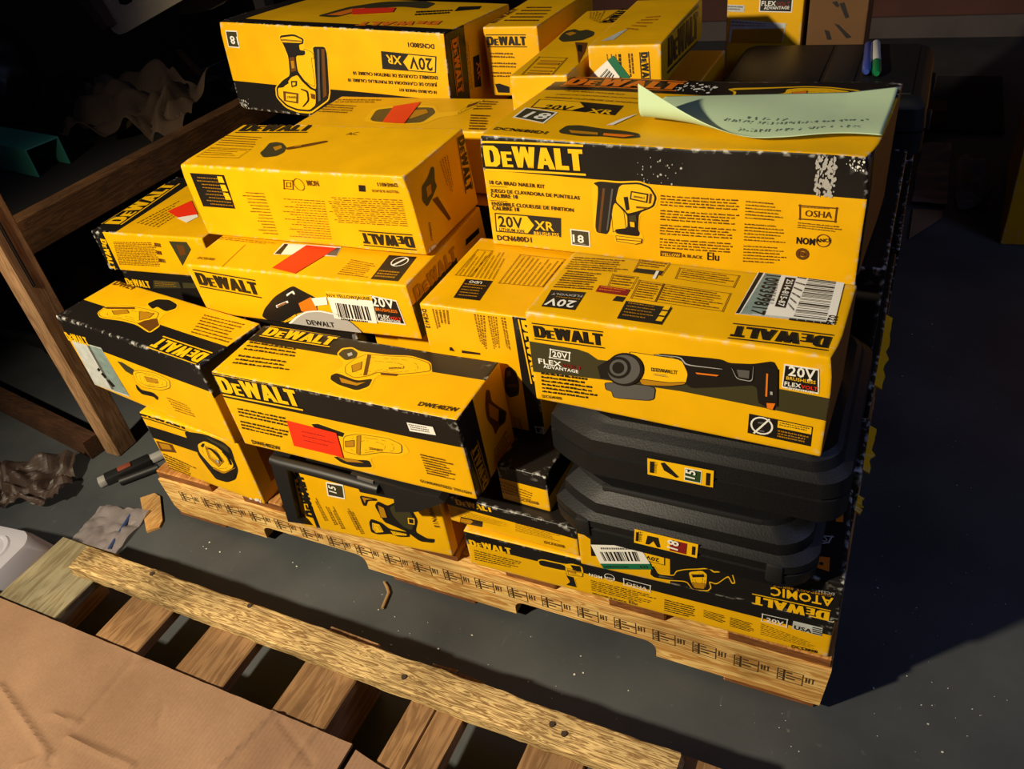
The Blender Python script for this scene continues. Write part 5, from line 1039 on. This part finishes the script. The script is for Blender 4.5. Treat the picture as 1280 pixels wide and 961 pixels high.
def crumple(name, x0, x1, y0, y1, z, m, label, cat, amp=.03, seed=0, n=40, tilt=(0, 0), yaw=0, fr=9, th=.002):
    bm = bmesh.new(); g = []; c = Vector(((x0+x1)/2, (y0+y1)/2, z))
    for i in range(n+1):
        r_ = []
        for j in range(n+1):
            x, y = x0+(x1-x0)*i/n-c.x, y0+(y1-y0)*j/n-c.y
            e = noise.noise_vector(Vector((x*fr, y*fr, seed)))*amp; e2 = abs(noise.noise(Vector((x*fr*2.2, y*fr*2.2, seed+5))))*amp
            r_.append(bm.verts.new((x+e.x*.5, y+e.y*.5, abs(e.z)+e2+x*tilt[0]+y*tilt[1])))
        g.append(r_)
    for i in range(n):
        for j in range(n): bm.faces.new((g[i][j], g[i+1][j], g[i+1][j+1], g[i][j+1]))
    lo = min(v.co.z for v in bm.verts)
    for v in bm.verts: v.co.z -= lo
    o = bm_obj(name, bm, m, None); o.location = c; o.rotation_euler = (0, 0, math.radians(yaw)); md = o.modifiers.new('s', 'SOLIDIFY'); md.thickness = th
    return tag(o, label, cat)
crumple('packing_paper', -1.05, -.64, .86, 1.10, .417, 'dull_paper', 'crumpled brown packing paper heaped on the wooden rack shelf', 'paper', .07, 4, 46, (-.1, .35), 12, 6)
def tube_thing(name, a, b_, r, m, label, cat, r2=None, n=14):
    a, b_ = Vector(a), Vector(b_); c = (a+b_)/2; bm = bmesh.new(); tube(bm, [a-c, b_-c], [r, r2 or r], n)
    o = bm_obj(name, bm, m, None, smooth=40); o.location = c; return tag(o, label, cat)
_a, _b = ony(186, 92, 1.62), ony(250, 133, 1.62); _e = (_b-_a).normalized()
tube_thing('grey_pipe', _a, _a+_e*((.014-_a.z)/_e.z), .014, 'grey_tube', 'grey plastic pipe leaning down behind the rack beside the wood offcut', 'pipe')
def slab_w(name, P, d, m, label, cat):
    c = sum(P, Vector())/len(P); bm = bmesh.new(); loft(bm, [[p-c+Vector(d)*k for p in P] for k in (0, 1)]); bmesh.ops.recalc_face_normals(bm, faces=bm.faces)
    bmesh.ops.triangulate(bm, faces=[f for f in bm.faces if len(f.verts) > 4]); o = bm_obj(name, bm, m, None); o.location = c; return tag(o, label, cat)
_u = [ony(*p, 1.54) for p in ((219, 64), (226, 72), (290, 142), (211, 82))]; _d = (_u[2]-_u[1]).normalized(); _k = -_u[2].z/_d.z
slab_w('plank_offcut', [_u[0], _u[1], _u[2]+_d*_k+Vector((.05, 0, 0)), _u[2]+_d*_k-Vector((.04, 0, 0)), _u[3]], (0, .03, 0), 'rail_wood', 'long brown wood offcut leaning down behind the rack and grey pipe', 'offcut')
bd = slab_y('cut_board', ((100, -40), (112, 0), (134, 30), (142, 40), (149, 43.5), (157, 41), (228, 0), (300, -40)), 1.15, .012, 'pale_board', 'pale board with a rounded corner and dark hole above the packing paper', 'board')
h_ = slab_y('hole', ((146, -6), (166, -6), (165, 2), (158, 6), (150, 5)), 1.149, .0005, 'bag_black', None, None); h_.parent = bd; h_.location = h_.location-bd.location  # black patch on the board imitates the shade inside a hole
slab_y('layered_cardboard', ((84, -40), (95, 0), (118, 24), (129, 38), (134, 34), (112, 0), (104, -40)), 1.105, .04, 'dull_paper', 'stack of torn layered cardboard beside the pale board', 'cardboard', .004)
slab_y('round_lid', ((215, -30), (226, 18), (244, 16.5), (264, 12), (280, 4), (290, -6), (300, -30)), 1.30, .02, plain('lid_beige', (120, 108, 84), .6), 'round beige lid edge hanging behind the pale board', 'lid')
# items on the floor at the left
def knife():
    p = onz(160, 586, .012); root = empty('utility_knife', (p.x, p.y, 0), rotm(math.radians(58))); tag(root, 'black and white utility knife on the floor beside the wooden post', 'knife')
    def q(n_, bx, m, r=.003): bm = bmesh.new(); bevel_box(bm, *bx, r=r, seg=2); bm_obj(n_, bm, m, root, smooth=40)
    q('grip', (-.05, .05, -.014, .014, 0, .02), 'case_dark'); q('slider', (-.02, .01, -.008, .008, .019, .024), plain('knife_red', (120, 60, 40), .5)); q('blade_holder', (.045, .09, -.011, .011, .003, .017), plain('knife_grey', (150, 148, 144), .4)); q('end_cap', (-.065, -.045, -.012, .012, .002, .018), 'knife_grey')
knife()
tube_thing('black_pliers', onz(150, 602, .010), onz(198, 584, .010), .009, 'case_dark', 'black tool lying next to the utility knife', 'tool')
def chip():
    P = [onz(*p, .006) for p in ((175, 622), (193, 616), (200, 620), (203, 650), (199, 658), (183, 664))]; c = sum(P, Vector())/6; c.z = 0; bm = bmesh.new()
    loft(bm, [[Vector((p.x, p.y, z))-c for p in P] for z in (0.0005, .006)]); bmesh.ops.recalc_face_normals(bm, faces=bm.faces)
    o = bm_obj('wood_offcut', bm, wood_mat('chip_wood', (198, 156, 96), (170, 122, 66), 'Y', 2)); o.location = c; tag(o, 'small flat pale wood offcut on the floor in front of the pallet', 'offcut')
chip()
def film(name, rgb, alpha, rough=.25):
    m, t, b = nt(name); b.inputs['Base Color'].default_value = srgb(*rgb); b.inputs['Roughness'].default_value = rough
    b.inputs['Alpha'].default_value = alpha; MATS[name] = m; return m
film('clear_film', (150, 140, 140), .45); film('bin_plastic', (196, 194, 206), .62, .35); film('brown_film', (70, 54, 46), .6, .5); film('grey_film', (120, 108, 112), .75, .4)
p = onz(52, 622, 0); crumple('plastic_wrap', p.x-.20, p.x+.06, p.y-.07, p.y+.07, .002, 'brown_film', 'crumpled brown plastic wrap on the floor behind the clear tub', 'wrap', .05, 8, 40, (0, 0), 28, 12, .0006)
p = onz(132, 664, 0); crumple('plastic_bag', p.x-.06, p.x+.07, p.y-.06, p.y+.06, .002, 'clear_film', 'flat clear plastic bag on the floor behind the weathered pallet', 'bag', .014, 3, 30, (0, 0), 10, 14, .0005)
tube_thing('blue_strip', onz(137, 686, .006), onz(164, 643, .006), .004, plain('strip_blue', (44, 62, 104), .4), 'thin blue plastic strip beside the clear plastic bag', 'strip')
def tub():
    a = onz(38, 712, .0); root = empty('plastic_tub', (-.19, -.27, 0), rotm(math.radians(6))); tag(root, 'translucent white plastic tub standing upside down next to the weathered pallet', 'tub')
    bm = bmesh.new(); loft(bm, [[Vector((p.x, p.y, z)) for p in plan(-.16, .115, -.13, .10, ins, ((.03, .03),)*4)] for z, ins in ((0, 0), (.004, 0), (.02, .004), (.10, .028), (.112, .034), (.115, .044))])
    bmesh.ops.recalc_face_normals(bm, faces=bm.faces); bm_obj('shell', bm, 'bin_plastic', root, smooth=40)
    bm = bmesh.new(); loft(bm, [[Vector((p.x, p.y, z)) for p in plan(-.16, .115, -.13, .10, ins, ((.03, .03),)*4)] for z, ins in ((.1152, .054), (.118, .056), (.118, .060), (.1152, .062))], cap=False); bm_obj('base_ring', bm, 'bin_plastic', root, smooth=40)
tub()
# right-hand background
def stack_box(name, bx, m, label, yaw=0, seed=1):
    x0, x1, y0, y1, z0, z1 = bx; b = Carton(name, (x0, y0, z0), (x1-x0, y1-y0, z1-z0), yaw, label=label, base=m, amp=.012); b.build(step=.05, wear=1.2); return b
s1 = stack_box('crushed_carton', (1.50, 2.0, 1.48, 1.98, 0.001, .30), 'amber', 'crushed yellow-brown carton at the bottom of the stack across the aisle', -3)
s2 = stack_box('crushed_carton', (1.49, 1.98, 1.50, 1.96, .325, .585), 'amber', 'crushed yellow-brown carton in the middle of the stack across the aisle', -1)
s3 = stack_box('crushed_carton', (1.51, 1.98, 1.52, 1.95, .61, .85), 'kraft', 'brown carton on top of the stack across the aisle', 2)
p = onz(1212, 196, 0)
crumple('plastic_sheet', 1.28, 1.365, 1.66, 2.12, .003, 'grey_film', 'sheet of grey plastic film on the floor of the aisle', 'plastic sheet', .02, 6, 36, (0, 0), 0, 5, .001)
crumple('plastic_wrap', 1.385, 1.465, 1.66, 1.9, .003, 'clear_film', 'crumpled clear plastic wrap beside the crushed cartons', 'wrap', .07, 2, 36, (0, 0), 0, 9, .0006)
sheet('cardboard_scrap', ((1.285, 1.46), (1.36, 1.60), (1.36, 1.64), (1.285, 1.64)), .002, .004, 'corrugated_card', 'brown cardboard scrap on the aisle floor under the grey film', 'cardboard', .002, 10, 10, 2)
struct_mat = plain('mat_black', (26, 26, 28), .9)
bm = bmesh.new(); bevel_box(bm, -.16, .16, -.28, .28, 0, .012, .004); mo = bm_obj('rubber_mat', bm, 'mat_black'); mo.location = (1.36, 2.52, .001); tag(mo, 'black rubber mat on the aisle floor near the wall', 'mat')
bm = bmesh.new(); bevel_box(bm, -.04, .04, -.05, .05, 0, .06, .004); wo = bm_obj('wood_block', bm, 'rail_wood'); wo.location = (1.30, 2.30, .013); tag(wo, 'small wooden block on the aisle floor by the rubber mat', 'block')
# nail-like strip, screws and dust on the floor
bm = bmesh.new(); A3 = [onz(*q, .004) for q in ((480, 727), (484, 734), (486, 741), (478, 760))]; c = sum(A3, Vector())/4; tube(bm, [a-c for a in A3], [.002, .003, .003, .003], 8)
o = bm_obj('bent_strip', bm, plain('strip_tan', (150, 118, 78), .5), None, smooth=40); o.location = c; tag(o, 'bent tan plastic strip on the floor in front of the stamped pallet side', 'strip')
def debris():
    bm = bmesh.new(); rnd = random.Random(11)
    spots = [(489, 806), (473, 762), (588, 764), (590, 794), (548, 811), (726, 820), (718, 843), (729, 841), (275, 690), (254, 683), (258, 686), (262, 678), (330, 680), (366, 703), (371, 708), (300, 690), (1160, 905), (1178, 940), (1092, 860), (1097, 735), (1128, 470), (1140, 418), (1165, 405), (1210, 235)]
    spots += [(rnd.uniform(380, 1000), rnd.uniform(740, 940)) for _ in range(60)] + [(rnd.uniform(1090, 1260), rnd.uniform(400, 940)) for _ in range(50)]
    for i, q in enumerate(spots):
        p = onz(*q, .0006)
        if -.02 < p.y < 1.2 and -.05 < p.x < 1.28: continue
        if p.y < -.17: continue
        r = rnd.uniform(.0012, .0022) if i < 24 else rnd.uniform(.0004, .0011); k = rnd.randint(4, 6); st = rnd.uniform(.3, 1); a0 = rnd.random()*3
        B1 = [Vector((p.x+r*math.cos(a0+6.283*j/k), p.y+r*st*math.sin(a0+6.283*j/k), .0004)) for j in range(k)]; loft(bm, [B1, [v+Vector((0, 0, r*.6)) for v in B1]])
    bmesh.ops.recalc_face_normals(bm, faces=bm.faces); o = bm_obj('floor_debris', bm, plain('crumb_white', (206, 204, 192), .7)); tag(o, 'scattered pale crumbs and chips on the dark floor', 'debris', kind='stuff')
debris()

blob('rubbish_bag', (-.80, .50, .145), .20, 'bag_black', 'black plastic bag on the floor under the wooden rack', 'bag', .2, 5, (1.1, 1, .95), 9)
_p, _q = onz(0, 492, .05), onz(112, 548, .05); _d = (_q-_p).normalized(); _n = Vector((-_d.y, _d.x, 0))*.018; _p = _p-_d*.25
slab_w('brown_plank', [_p-_n, _q-_n, _q+_n, _p+_n], (0, 0, -.049), wood_mat('dark_plank', (74, 48, 30), (56, 34, 20), 'X', 2), 'dark brown plank on the floor between the post and the black bag', 'plank')
